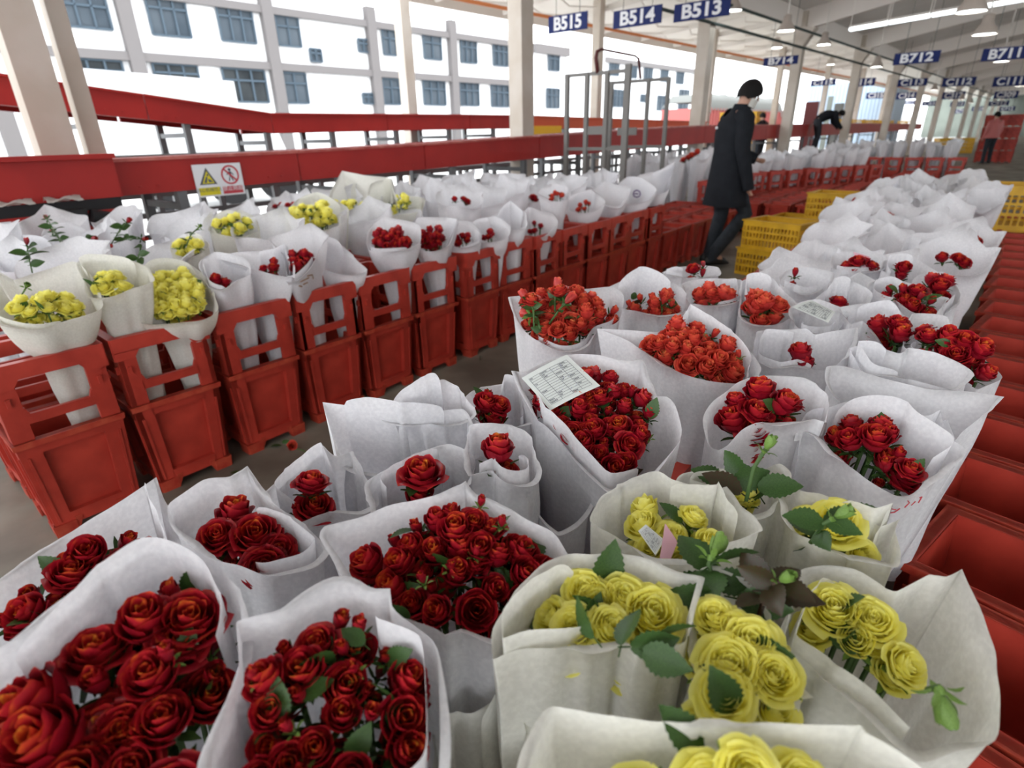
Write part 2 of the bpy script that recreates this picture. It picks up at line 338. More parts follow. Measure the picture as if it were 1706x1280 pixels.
# ------------------------------------------------------------------ conveyors
def mm_(m,i): return m(i) if callable(m) else m
def conveyor(label,X,pts,width,seams,m,legs,rails=True):
    t=thing('belt_conveyor',label,'conveyor',(X,0,0))
    def top(y):
        for (a,za,ba),(b,zb,bb) in zip(pts,pts[1:]):
            if a<=y<=b:
                q=(y-a)/(b-a); return za+(zb-za)*q, ba+(bb-ba)*q
        return pts[-1][1:]
    for i,(a,b) in enumerate(zip(seams,seams[1:])):
        for s,dx in ((1,0),(2,-width)):
            mb=MB(); za,ba=top(a); zb,bb=top(b); b-=.015
            mb.hexa([(dx-.02,a,ba),(dx+.02,a,ba),(dx+.02,b,bb),(dx-.02,b,bb),(dx-.02,a,za),(dx+.02,a,za),(dx+.02,b,zb),(dx-.02,b,zb)])
            if s==1:
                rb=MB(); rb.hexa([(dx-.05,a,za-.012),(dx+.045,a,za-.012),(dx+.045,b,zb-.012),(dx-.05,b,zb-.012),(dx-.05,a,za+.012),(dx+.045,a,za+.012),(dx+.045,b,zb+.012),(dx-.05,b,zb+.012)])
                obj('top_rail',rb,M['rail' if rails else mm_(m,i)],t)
                for q in (.12,.2,.8,.88):
                    y=a+(b-a)*q; zz=top(y)[1]+.05; mb.lathe([(0,.008),(.012,.006),(.013,0)],(dx+.02,y,zz),8)
            mm=m(i) if callable(m) else m
            obj('side_panel',mb,M[mm],t)
    mb=MB(); rows=[]
    for y in seams:
        z,b=top(y); rows.append([(-.03,y,z-.09),(-width+.03,y,z-.09)])
    mb.grid(rows); obj('belt',mb,M['black'],t)
    for y in legs:
        z,b=top(y); mb=MB()
        for dx in (-.04,-width+.04): mb.box((dx,y,b/2),(.06,.07,b))
        mb.box((-width/2,y,b-.12),(width-.1,.05,.05)); mb.box((-width/2,y,.35),(width-.1,.05,.05))
        obj('leg_frame',mb,M['steel'],t)
    return t,top
near,ntop=conveyor('long red belt conveyor with a warning sign behind the left crates',-4.9,[(1.62,1.24,1.0),(3.86,1.255,1.01),(7.5,1.34,1.05),(12,1.44,1.10),(30,1.5,1.10),(62,1.5,1.1)],.75,[1.62,3.15,4.72,6.9,8.9,11,13,15,17.5,20,23,26,30,36,42,48,55,62],'conv',[2.1,3.6,5.2,6.6,8,9.6,11.4,13.5,16,19,22,26,31,37,44,52,60])
far_,ftop=conveyor('second red conveyor sloping down along the open side of the hall',-7.4,[(-1.5,2.3,2.0),(2.39,1.894,1.643),(4.47,1.657,1.432),(9.5,1.69,1.47),(20,1.6,1.42)],.8,[-1.5,1.0,3.0,4.47,6.4,8.3,9.9,11.2,13,16,20],lambda i:'conv' if i<6 else 'orange_conv',[-.5,.9,2.4,3.4,4.4,5.4,6.6,7.8,9,10.5,12.5,15,18],False)
mb=MB(); mb.box((.03,10.45,1.42),(.04,1.5,.17)); tag(obj('side_panel',mb,M['conv_yellow'],far_),'yellow panel',None)
mb=MB(); mb.box((-.4,6.2,1.17),(.8,9.5,.10)); mb.box((-.4,6.2,.80),(.8,9.5,.05)); obj('lower_shelf',mb,M['shelf'],far_)
# drive end of the near conveyor, its black belt and motor
t=thing('conveyor_end','wide red drive end of the conveyor with a black belt band','conveyor',(-4.72,0,0))
z=lambda y:onx(60,y,-4.7).z
mb=MB(); mb.box((-.4,.1,1.14),(.84,3.02,.26)); mb.box((.03,.1,1.275),(.1,3.02,.03)); obj('upper_housing',mb,M['conv'],t)
mb=MB(); mb.box((-.4,.1,.975),(.80,3.0,.085)); obj('belt',mb,M['black'],t)
mb=MB(); mb.box((-.4,.1,.84),(.84,3.02,.19)); mb.box((.03,1.2,.86),(.03,.5,.12)); obj('lower_housing',mb,M['conv'],t)
mb=MB(); mb.tube([(.10,1.36,.90),(.10,1.52,.86)],.055,14); mb.tube([(.1,1.52,.86),(.1,1.6,.83)],.03,10); mb.box((.06,1.30,.93),(.08,.1,.06)); obj('drive_motor',mb,M['black'],t)
mb=MB(); mb.box((.035,.93,.885),(.012,.09,.07)); obj('rating_plate',mb,M['white'],t)
for y in (-1.2,-.2,.8,1.45):
    mb=MB()
    for dx in (0,-.76): mb.box((dx,y,.375),(.07,.08,.75))
    obj('leg_frame',mb,M['steel'],t)
for k,(y,r) in enumerate(((.98,.05),(1.24,.12))):
    mb=MB(); mb.grid([[(.005+.075*j/4, y-.09+.20*i/6, 1.022+.012*math.sin(i*1.3+j)+.015*(j%2)) for j in range(5)] for i in range(7)])
    tag(obj('work_glove',mb,M['canopy'],None,True,loc=(-4.7,0,0)),'soiled cloth glove lying on the conveyor ledge, '+('left' if k==0 else 'right')+' of the pair','glove')
# warning sign on the near conveyor
pa=onx(318,276,-4.87); pb=onx(398,270,-4.87); pc=onx(404,323,-4.87); pd=onx(327,330,-4.87)
y0,y1=pa.y,pb.y; zt=(pa.z+pb.z)/2-.0; zb=(pc.z+pd.z)/2; cy=(y0+y1)/2; cz=(zt+zb)/2; w_=y1-y0; h_=zt-zb
t=thing('warning_sign','white safety sign with yellow triangle and red prohibition circle','sign',(-4.865,cy,cz))
mb=MB(); mb.box((0,0,0),(.008,w_,h_)); obj('board',mb,M['white'],t)
def yz(pts,x): return [(x,p[0]*w_,p[1]*h_) for p in pts]
def ring(mb,c,r0,r1,x,n=28,asp=1):
    for k in range(n):
        a=2*math.pi*k/n; b=2*math.pi*(k+1)/n
        mb.quad(*[(x,(c[0]*w_+math.cos(q)*r),(c[1]*h_+math.sin(q)*r)) for q,r in ((a,r0),(b,r0),(b,r1),(a,r1))])
mb=MB(); mb.poly(yz([(-.42,-.12),(-.06,-.12),(-.24,.40)],.0055)); obj('triangle_border',mb,M['ink'],t)
mb=MB(); mb.poly(yz([(-.365,-.085),(-.115,-.085),(-.24,.30)],.0065)); obj('triangle_fill',mb,M['sign_y'],t)
mb=MB(); mb.poly(yz([(-.33,-.06),(-.27,-.06),(-.24,.12),(-.27,.12)],.0072)); mb.poly(yz([(-.23,-.05),(-.14,-.05),(-.19,.03),(-.24,.06)],.0072)); mb.poly(yz([(-.25,.14),(-.21,.14),(-.22,.21),(-.25,.2)],.0072)); obj('triangle_symbol',mb,M['ink'],t)
r=.19*w_
mb=MB(); ring(mb,(.24,.14),r*.82,r,.0065); mb.quad(*[(.0078,.24*w_+a,.14*h_+b) for a,b in ((-r*.66,r*.52),(-r*.54,r*.66),(r*.66,-r*.52),(r*.54,-r*.66))]); obj('prohibition_ring',mb,M['sign_r'],t)
mb=MB(); ring(mb,(.24,.30),0,r*.16,.007,12); c=(.24*w_,.14*h_)
for q in (((-.1,.35),(.14,.35),(.1,-.1),(-.1,-.1)),((-.1,-.1),(0,-.1),(-.15,-.65),(-.28,-.65)),((0,-.1),(.1,-.1),(.3,-.6),(.17,-.65)),((-.1,.33),(-.42,.05),(-.34,-.02),(-.06,.2)),((.12,.33),(.42,.0),(.34,-.06),(.08,.2))):
    mb.quad(*[(.007,c[0]+a*r,c[1]+b*r) for a,b in q])
obj('walking_figure',mb,M['ink'],t)
mb=MB(); mb.poly(yz([(-.46,-.45),(-.03,-.45),(-.03,-.21),(-.46,-.21)],.0055)); obj('yellow_strip',mb,M['sign_y'],t)
mb=MB(); mb.poly(yz([(.03,-.45),(.46,-.45),(.46,-.21),(.03,-.21)],.0055)); obj('red_strip',mb,M['sign_r'],t)
def text(parent,body,loc,rot,size,m,wfit=None,off=0,sx=1):
    cu=bpy.data.curves.new('lettering','FONT'); cu.body=body; cu.size=size; cu.align_x='CENTER'; cu.align_y='CENTER'; cu.offset=off; cu.materials.append(M[m])
    tmp=bpy.data.objects.new('lettering',cu); me=bpy.data.meshes.new_from_object(tmp); bpy.data.objects.remove(tmp)
    o=put('lettering',me,parent,loc,rot); o.scale=(sx,1,1); return o
text(t,'当心机械伤人',(.007,-.245*w_,-.29*h_),(math.pi/2,0,math.pi/2),.034,'ink')
text(t,'禁止跨越',(.007,.245*w_,-.29*h_),(math.pi/2,0,math.pi/2),.042,'white')
# guard rail frame between the conveyors
t=thing('guard_rail','grey steel guard rail between the two conveyors','railing',(-6.3,0,0))
for k in range(34):
    y=.6+k*.62; mb=MB(); mb.box((0,y,.45),(.05,.05,.9)); obj('post',mb,M['steel'],t)
for zz in (.3,.5,.7,.9):
    mb=MB(); mb.box((0,10.8,zz),(.045,21,.05)); obj('rail',mb,M['steel'],t)
# ------------------------------------------------------------------ hanging bay signs
def sign(txt,x0,x1,yt,yb,Y,label):
    a=ony(x0,yb,Y); b=ony(x0,yt,Y); c=ony(x1,yt,Y)
    w2=c.x-a.x; h2=b.z-a.z; ctr=Vector((a.x+w2/2,Y,a.z+h2/2))
    t=thing('hanging_sign',label,'sign',ctr,0,'blue bay signs hung from the roof')
    mb=MB(); mb.box((0,0,0),(w2,.02,h2)); obj('board',mb,M['blue'],t)
    text(t,txt,(0,-.013,-.005),(math.pi/2,0,0),h2*1.05,'white',off=h2*.035,sx=w2*.88/(h2*1.05*.62*len(txt)))
    vv=ctr.dot(HN); rf=roof_z(vv) if vv<6.25 else 4.43-.0975*(vv-6.3)
    for q in (-.3,.3): mb=MB(); mb.tube([(w2*q,0,h2/2),(w2*q,0,max(.3,rf-ctr.z))],.005,6); obj('hanger',mb,M['pipe_dark'],t)
SG=[('B515',914,979,28.5,57,10),('B514',1021.5,1103,19.5,49,10),('B513',1122,1217,8.5,38,10),
('B714',1271,1330,97,111,17),('B712',1487,1567,90,109,16),('B711',1633,1718,82,103,16),
('C115',1350,1393,134,144,30),('C114',1414,1459,132,145,30),('C113',1494,1546,133,145,29),('C112',1568,1627,131,145,28),('C111',1652,1714,129,145,28),
('C314',1492,1528,155,166,44),('C312',1568,1609,154,166,42),('C309',1654,1698,153,165,42),('C315',1442,1476,155,165,46),
('C514',1535,1568,169,177,60),('C513',1582,1608,170,178,62),('C512',1646,1682,169,177,58),('C517',1500,1526,168,175,62),('C712',1664,1692,178,185,70),('C714',1618,1642,178,185,72),('C716',1590,1612,182,189,78)]
for s in SG: sign(*s,'blue hanging sign reading '+s[0])
# ------------------------------------------------------------------ lamps
def lamp(x,y,Y,label):
    p=ony(x,y,Y); u=p.dot(HD); v=p.dot(HN); top_=roof_z(v)-.02 if v<6.25 else 4.43-.0975*(v-6.3)
    t=thing('pendant_lamp',label,'lamp',p,0,'bell shaped pendant lamps under the roof')
    mb=MB(); mb.lathe([(.155,0),(.16,.012),(.15,.045),(.10,.12),(.075,.16),(.07,.25),(.03,.27),(0,.27)],(0,0,0),22); obj('shade',mb,M['lamp'],t,True)
    mb=MB(); mb.lathe([(0,.012),(.145,.012),(.145,.03)],(0,0,0),22); obj('diffuser',mb,M['glow'],t)
    mb=MB(); mb.tube([(0,0,.28),(0,0,max(.4,top_-p.z))],.012,6); obj('rod',mb,M['truss'],t)
for i,(x,y,Y,l) in enumerate([(1222,18,13,'above the B513 sign'),(1309,52,13,'between the B513 and B712 signs'),(1372,75,17,'nearest the second inner column'),(1294,80,19,'beside the B714 sign'),(1460,112,20,'left of the B712 sign'),(1640,58,12,'above the B711 sign'),(1618,20,9.6,'high at the right by the tube lights'),(1668,103,19,'hanging in front of the B711 sign'),(1384,108,27,'over the C115 sign'),(1556,150,34,'below the C113 sign'),(1699,144,30,'at the right over the C309 sign'),(1602,166,42,'below the C312 sign'),(1617,172,50,'small, further back than the one below C312')]):
    lamp(x,y,Y,'pendant lamp with bell shade, '+l)
p0=onu(1414,50,15.5); p1=onu(1712,-2,15.5)
for k in range(4):
    a=hall(*[p0[i]+(p1[i]-p0[i])*(k+.03)/4 for i in range(3)]); b=hall(*[p0[i]+(p1[i]-p0[i])*(k+.97)/4 for i in range(3)])
    t=thing('tube_light','bright tube light under the roof, '+ORD[k+1]+' from the left','lamp',(a+b)/2,0,'row of tube lights under the roof')
    mb=MB(); mb.bar(a-t.location,b-t.location,.14,.05); obj('tube',mb,M['tubeglow'],t)
    mb=MB(); mb.bar(a-t.location+Vector((0,0,.05)),b-t.location+Vector((0,0,.05)),.18,.04); 
    for q in (a,b): mb.tube([q-t.location+Vector((0,0,.06)),q-t.location+Vector((0,0,.75))],.008,6)
    obj('housing',mb,M['beam'],t)
# ------------------------------------------------------------------ steel trolley
Yn,Yf=7.0,7.95
t=thing('cage_trolley','stainless steel frame trolley standing behind the left bouquets','trolley',(-4.05,7.4,0))
o=t.location
xs=[ony(x,150,Yn).x for x in (945,978,1011,1045)]; zt=2.05
xf=[ony(x,150,Yf).x for x in (1019,1080,1113)]; zf=ony(1080,131,Yf).z
for i,x in enumerate(xs):
    mb=MB(); mb.box((x-o.x,Yn-o.y,(zt+.05*(i==3)+.18)/2),(.075 if i==3 else .052,.05,zt+.05*(i==3)-.18)); obj('post',mb,M['stainless'],t)
for x in xf:
    mb=MB(); mb.box((x-o.x,Yf-o.y,(zf+.18)/2),(.046,.046,zf-.18)); obj('post',mb,M['stainless'],t)
for zz in (zt-.02,1.16): 
    mb=MB(); mb.bar((xs[0]-o.x,Yn-o.y,zz),(xs[3]-o.x,Yn-o.y,zz),.03,.04); obj('cross_bar',mb,M['stainless'],t)
for zz in (zf-.02,1.16):
    mb=MB(); mb.bar((xf[0]-o.x,Yf-o.y,zz),(xf[2]-o.x,Yf-o.y,zz),.03,.04); obj('cross_bar',mb,M['stainless'],t)
mb=MB(); mb.box(((xs[1]+xs[2])/2-o.x,Yn-o.y-.01,1.38),(xs[2]-xs[1],.01,.1)); mb.box(((xf[0]+xf[1])/2-o.x,Yf-o.y-.01,1.36),(.3,.01,.1)); obj('name_plate',mb,M['stainless'],t)
mb=MB(); mb.tube([q-o for q in (ony(996,122,Yn),ony(993,96,Yn),ony(995,86,Yn),ony(1002,82,Yn+.1),ony(1058,93,Yf-.1),ony(1064,98,Yf),ony(1067,131,Yf))],[.026,.026,.022,.014,.014,.018,.018],10); obj('hoop_handle',mb,M['darkred'],t,True)
mb=MB(); mb.box((0,.05,.17),(.95,1.0,.04)); obj('deck',mb,M['stainless'],t)
for sx in (-.4,.4):
    for sy in (-.38,.45):
        mb=MB(); mb.tube([(sx-.02,sy,.075),(sx+.02,sy,.075)],.075,16); obj('wheel',mb,M['black'],t)
# ------------------------------------------------------------------ crates
def bucket_mb(H=.41,a0=.140,a1=.165):
    mb=MB()
    def P(k,s,z,ins):
        h=a0+(a1-a0)*z/H; x,y=s*h,-(h-ins)
        for _ in range(k): x,y=-y,x
        return Vector((x,y,z))
    def piece(k,s0,s1,z0,z1,i0,i1,m=0):
        mb.hexa([P(k,s0,z0,i0),P(k,s1,z0,i0),P(k,s1,z0,i1),P(k,s0,z0,i1),P(k,s0,z1,i0),P(k,s1,z1,i0),P(k,s1,z1,i1),P(k,s0,z1,i1)],m)
    for k in range(4):
        mb.quad(P(k,-.96,.03,.024),P(k,.96,.03,.024),P(k,.96,H,.024),P(k,-.96,H,.024))
        mb.quad(P(k,-.9,.03,.028),P(k,.9,.03,.028),P(k,.93,H,.028),P(k,-.93,H,.028))
        piece(k,-1,-.60,.0,H,0,.026); piece(k,.60,1,.0,H,0,.026)
        piece(k,-.62,.62,H*.87,H,0,.026); piece(k,-.62,.62,.035,.085,0,.026)
        piece(k,-1.02,-.55,0,.05,-.008,.016,1); piece(k,.55,1.02,0,.05,-.008,.016,1)
        for s in (-1,1): mb.hexa([P(k,.55*s,0,-.004),P(k,.40*s,.045,-.004),P(k,.40*s,.045,.014),P(k,.55*s,0,.014),P(k,.55*s,.06,-.004),P(k,.40*s,.06,-.004),P(k,.40*s,.06,.014),P(k,.55*s,.06,.014)],1)
        piece(k,-1.04,1.04,H-.022,H,-.007,.022,1)
        piece(k,-.9,-.84,.06,H*.85,-.005,.004); piece(k,.84,.9,.06,H*.85,-.005,.004)
    mb.quad(*[P(k,-.95,.03,.014) for k in range(4)][::-1])
    return mb
def collar_mb(z0=.41,a=.163):
    mb=MB()
    def P(k,s,z,ins):
        x,y=s*a,-(a-ins)
        for _ in range(k): x,y=-y,x
        return Vector((x,y,z))
    def piece(k,s0,s1,za,zb,i0,i1,m=0):
        mb.hexa([P(k,s0,za,i0),P(k,s1,za,i0),P(k,s1,za,i1),P(k,s0,za,i1),P(k,s0,zb,i0),P(k,s1,zb,i0),P(k,s1,zb,i1),P(k,s0,zb,i1)],m)
    for k in range(4):
        piece(k,-1,-.62,z0+.002,.64,0,.018); piece(k,.62,1,z0+.002,.64,0,.018)
        piece(k,-.64,.64,.470,.505,0,.016)
        piece(k,-1.05,1.05,.635,.69,-.012,.018)
        for s in (-1,1):
            mb.hexa([P(k,1.05*s,.605,-.012),P(k,.66*s,.605,-.012),P(k,.66*s,.605,.01),P(k,1.05*s,.605,.01),P(k,1.05*s,.637,-.012),P(k,.52*s,.637,-.012),P(k,.52*s,.637,.01),P(k,1.05*s,.637,.01)])
            mb.hexa([P(k,.62*s,.505,.001),P(k,.54*s,.505,.001),P(k,.54*s,.505,.014),P(k,.62*s,.505,.014),P(k,.62*s,.53,.001),P(k,.60*s,.53,.001),P(k,.60*s,.53,.014),P(k,.62*s,.53,.014)])
            mb.box(P(k,.82*s,.56,-.004),(.012,.012,.03))
    return mb
BUCK=bucket_mb().mesh('bucket',[M['red_plastic'],M['rim_plastic']]); COLL=collar_mb().mesh('collar',[M['red_plastic'],M['rim_plastic']])
def crate(x,y,rz,label,group,collar=True,z=0):
    if collar:
        t=thing('flower_crate',label,'crate',(x,y,z),rz,group); put('bucket',BUCK,t); put('collar',COLL,t); return t
    return tag(put('empty_bucket',BUCK,None,(x,y,z),(0,0,rz)),label,'crate',group)
R=random.Random(7)
LY=[.445,.815,1.195,1.575,1.945,2.325,2.735,3.10,3.46,3.83,4.20,4.57,4.94,5.33]
for i,y in enumerate(LY):
    crate(-2.545+R.uniform(-.012,.012),y,R.uniform(-.05,.05),'red flower crate with open collar, %s from the near end of the left row'%ordn(i+1),'red crates along the left aisle')
for i,y in enumerate(LY[:13]): crate(-2.95+R.uniform(-.012,.012),y+.01,R.uniform(-.05,.05),'red flower crate in the second row of the left stand, %s from the near end'%ordn(i+1),'red crates behind the left aisle row')
for i in range(6):
    crate(-2.55+R.uniform(-.01,.01),5.72+.375*i,R.uniform(-.04,.04),'empty red bucket without collar beyond the left row, %s from that row'%ordn(i+1),'empty buckets behind the left row',False)
for j in range(1,4):
    for i in range(7):
        if j==3 and i>1: continue
        crate(-2.55-.38*j,5.95+.375*i+R.uniform(-.02,.02),R.uniform(-.04,.04),'empty red bucket beyond the left row, %s along in the %s file'%(ordn(i+1),ordn(j+1)),'empty buckets behind the left row',False)
FX=(-2.9,-2.5,-2.1,-1.7,-1.3,-.95)
for j,x in enumerate(FX):
    k=0
    for i in range(19):
        y=8.75+.40*i
        if y>10.25+(x+3.1)*2.07 and x<-1.6: continue
        if x>-1.5 and y<9.4: continue
        k+=1; crate(x+R.uniform(-.015,.015),y,R.uniform(-.05,.05),'empty red bucket of the floor field, %s file, %s from near'%(ORD[j+1],ordn(k)),'field of empty red buckets',False)
for i in range(22):
    y=.78+.366*i; x=.235+.012*i if i<16 else .42
    crate(x,y,-.27+.012*min(i,14),'empty red bucket at the right edge, %s from the near end'%ordn(i+1),'empty red buckets right of the bouquets',False)
for i in range(20):
    y=1.75+.366*i; crate(.70+.008*i,y,-.22,'empty red bucket in the outer right file, %s from the near end'%ordn(i+1),'empty red buckets right of the bouquets',False)
for j,x in enumerate((-.235,-.62)):
    for i in range(14):
        if j==1 and i==0: continue
        crate(x+.015*i if j==0 else x,.26+.385*i,R.uniform(-.05,.05),'red flower crate under the right-hand bouquets, %s file, %s from the camera'%(('right','left')[j],ordn(i+1)),'red crates under the right bouquets')
# yellow lattice crates
def lattice(W=.56,D=.40,H=.27):
    mb=MB()
    for sx,sy,L in ((0,-1,W),(0,1,W),(-1,0,D),(1,0,D)):
        n=int(L/.034); ax=Vector((1,0,0)) if sy else Vector((0,1,0)); nn=Vector((sx*W/2,sy*D/2,0)); up=Vector((0,0,1)); ay=up.cross(ax)
        for k in range(n+1): mb.box(nn+ax*(-L/2+L*k/n)+up*H/2,(.011,.012,H),0,(ax,ay,up))
        for z,h in ((.015,.03),(H*.36,.02),(H*.60,.018),(H-.028,.056)): mb.box(nn+up*z,(L,.016,h),0,(ax,ay,up))
    mb.box((0,0,H-.008),(W+.03,.03,.016)) if False else None
    for sy in (-1,1): mb.box((0,sy*D/2,H-.006),(W+.04,.035,.012))
    for sx in (-1,1): mb.box((sx*W/2,0,H-.006),(.035,D+.04,.012))
    mb.box((0,0,.008),(W,D,.012)); return mb
LAT=lattice().mesh('lattice_crate',M['yellow_plastic'])
def ycrate(p,rz,label,s=1): return tag(put('lattice_crate',LAT,None,p,(0,0,rz),s),label,'crate','yellow lattice crates')
# ------------------------------------------------------------------ roses, buds, leaves
def rose_mb(layers,seed,H,m=0,calyx=True):
    rr=random.Random(seed); mb=MB(); az=rr.random()*6; NL=len(layers)
    for li,(n,Rm,h,A,curl) in enumerate(layers):
        for k in range(n):
            az0=az+2*math.pi*k/n+rr.uniform(-.18,.18); hh=h*H*rr.uniform(.93,1.06); RR=Rm*rr.uniform(.94,1.05); ph=rr.random()*9
            cu=curl*rr.uniform(.7,1.3); rows=[]; hue=[]
            for i in range(7):
                v=i/6; row=[]
                for j in range(7):
                    u=-1+j/3
                    q=min(v/.72,1); rho=RR*math.sin(q*math.pi/2)**.8*(1+.07*u)
                    al=A*(.30+.70*math.sin(math.pi*min(.12+.62*v,.62)))*(1 if v<.85 else 1-.18*((v-.85)/.15))
                    z=hh*v**.92*(1-.10*u*u*v)
                    if v>.7:
                        e=(v-.7)/.3; rho+=cu*e*e*RR*.42; z-=cu*e*e*hh*.20
                    z+=.018*math.sin(5*u+ph)*v*v; rho+=.016*math.sin(4*u+ph*2)*v*v
                    a=az0+u*al
                    row.append(Vector((rho*math.cos(a),rho*math.sin(a),z-.12)))
                    inner=1-li/max(1,NL-1)
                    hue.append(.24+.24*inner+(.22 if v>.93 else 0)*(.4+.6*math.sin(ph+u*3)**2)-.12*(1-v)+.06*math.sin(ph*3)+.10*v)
                rows.append(row)
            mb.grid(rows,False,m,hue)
        az+=1.15
    if calyx:
        for k in range(5):
            a=k*1.2566+seed; rows=[]; 
            for i in range(4):
                q=i/3; ww=.10*math.sin(math.pi*(.22+.74*q)); rad=.16+.46*q; zz=-.16+.34*q-.12*q*q*(seed%3)
                c=Vector((math.cos(a),math.sin(a),0)); t=Vector((-c.y,c.x,0))
                rows.append([c*rad-t*ww+Vector((0,0,zz)),c*(rad+.02)+Vector((0,0,zz-.02)),c*rad+t*ww+Vector((0,0,zz))])
            n=len(mb.v); mb.grid(rows,False,1,[.5]*12)
        n0=len(mb.v); mb.lathe([(.02,-.30),(.09,-.25),(.13,-.17),(.16,-.10)],(0,0,0),8,1); mb.h+=[.5]*(len(mb.v)-n0)
    return mb
OPEN=[(3,.08,.80,1.4,0),(3,.16,.84,1.3,0),(4,.25,.86,1.1,.12),(4,.33,.84,1.0,.25),(5,.41,.76,.9,.5),(5,.47,.62,.85,.8)]
HALF=[(3,.10,1.0,1.4,0),(3,.19,1.06,1.3,0),(4,.28,1.05,1.15,.08),(4,.36,.98,1.0,.22),(4,.43,.82,.95,.4)]
FULL=[(3,.06,.70,1.4,0),(4,.12,.76,1.3,0),(4,.19,.79,1.2,.08),(5,.26,.79,1.05,.15),(5,.33,.75,.95,.3),(6,.40,.66,.85,.5),(6,.46,.53,.80,.75)]
BUDL=[(3,.10,1.1,1.5,0),(3,.19,1.12,1.35,0),(3,.26,1.0,1.2,.1)]
ROSE={}
for kd,mt in (('r','red'),('o','orange'),('y','yellow')):
    mm=[M[mt],M['green'] if kd!='y' else M['budgreen']]
    a,b=(OPEN,HALF) if kd!='y' else (FULL,FULL)
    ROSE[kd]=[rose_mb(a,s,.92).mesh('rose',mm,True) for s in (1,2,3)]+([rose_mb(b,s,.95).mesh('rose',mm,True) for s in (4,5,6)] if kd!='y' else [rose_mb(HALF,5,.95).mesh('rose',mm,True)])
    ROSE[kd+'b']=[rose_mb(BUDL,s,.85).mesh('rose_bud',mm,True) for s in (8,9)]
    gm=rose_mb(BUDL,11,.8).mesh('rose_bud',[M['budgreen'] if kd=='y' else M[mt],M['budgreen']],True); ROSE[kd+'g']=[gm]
def leaf_mb(seed):
    rr=random.Random(seed); mb=MB(); rows=[]; n=19
    for i in range(n):
        q=i/(n-1); ww=.29*max(0,math.sin(math.pi*(.03+.97*q)**.85))**.9*(1+.16*(i%2)); bend=-.22*q*q
        rows.append([(-ww,q,.10*abs(ww)*2+bend),(-ww*.5,q,.05*ww*2+bend),(0,q+.02,bend-.01),(ww*.5,q,.05*ww*2+bend),(ww,q,.10*ww*2+bend)])
    mb.grid(rows); mb.tube([(0,-.25,-.02),(0,0,0)],.018,5); return mb
LEAF=[leaf_mb(1).mesh('leaf',M['green'],True),leaf_mb(2).mesh('leaf',M['leafred'],True)]
def frame(axis,spin):
    z=axis.normalized(); x=z.orthogonal().normalized(); y=z.cross(x)
    return Matrix(((x.x,y.x,z.x),(x.y,y.y,z.y),(x.z,y.z,z.z)))@Matrix.Rotation(spin,3,'Z')
def place(name,me,parent,p,axis,spin,s):
    o=put(name,me,parent); m3=frame(axis,spin)*s; m4=m3.to_4x4(); m4.translation=p-parent.location; o.matrix_local=m4; return o
def leaf(parent,p,d,s,rr,kind=0):
    y=d.normalized(); x=y.orthogonal().normalized(); x=(Matrix.Rotation(rr.uniform(-1,1),3,y)@x); x=(x*1.0+Vector((0,0,0))); z=x.cross(y)
    if z.z<0: x=-x; z=-z
    m=Matrix(((x.x,y.x,z.x,0),(x.y,y.y,z.y,0),(x.z,y.z,z.z,0),(0,0,0,1)))
    o=put('leaf',LEAF[kind],parent); m=m@Matrix.Scale(s,4); m.translation=p-parent.location; o.matrix_local=m; return o
# ------------------------------------------------------------------ paper wraps
def closed_curve(P,n):
    K=len(P); tan=[]
    for i in range(K):
        a=P[i]-P[i-1]; b=P[(i+1)%K]-P[i]
        c=a.normalized().dot(b.normalized()) if a.length>1e-6 and b.length>1e-6 else 1
        k=max(0,min(1,(c+.35)/1.1))
        tan.append((P[(i+1)%K]-P[i-1]).normalized()*k*min(a.length,b.length))
    ln=[(P[(i+1)%K]-P[i]).length for i in range(K)]; tot=sum(ln); out=[]
    cnt=[max(2,round(n*l/tot)) for l in ln]
    for i in range(K):
        p0,p1=P[i],P[(i+1)%K]; t0,t1=tan[i],tan[(i+1)%K]
        for j in range(cnt[i]):
            s=j/cnt[i]; s2=s*s; s3=s2*s
            out.append(p0*(2*s3-3*s2+1)+t0*(s3-2*s2+s)+p1*(-2*s3+3*s2)+t1*(s3-s2))
    return out
def ff(s,flare):
    if s>=1: return s
    if isinstance(flare,tuple):
        s0,f0=flare; return f0*(s/s0)**1.15 if s<s0 else f0+(1-f0)*((s-s0)/(1-s0))**.55
    return s**flare
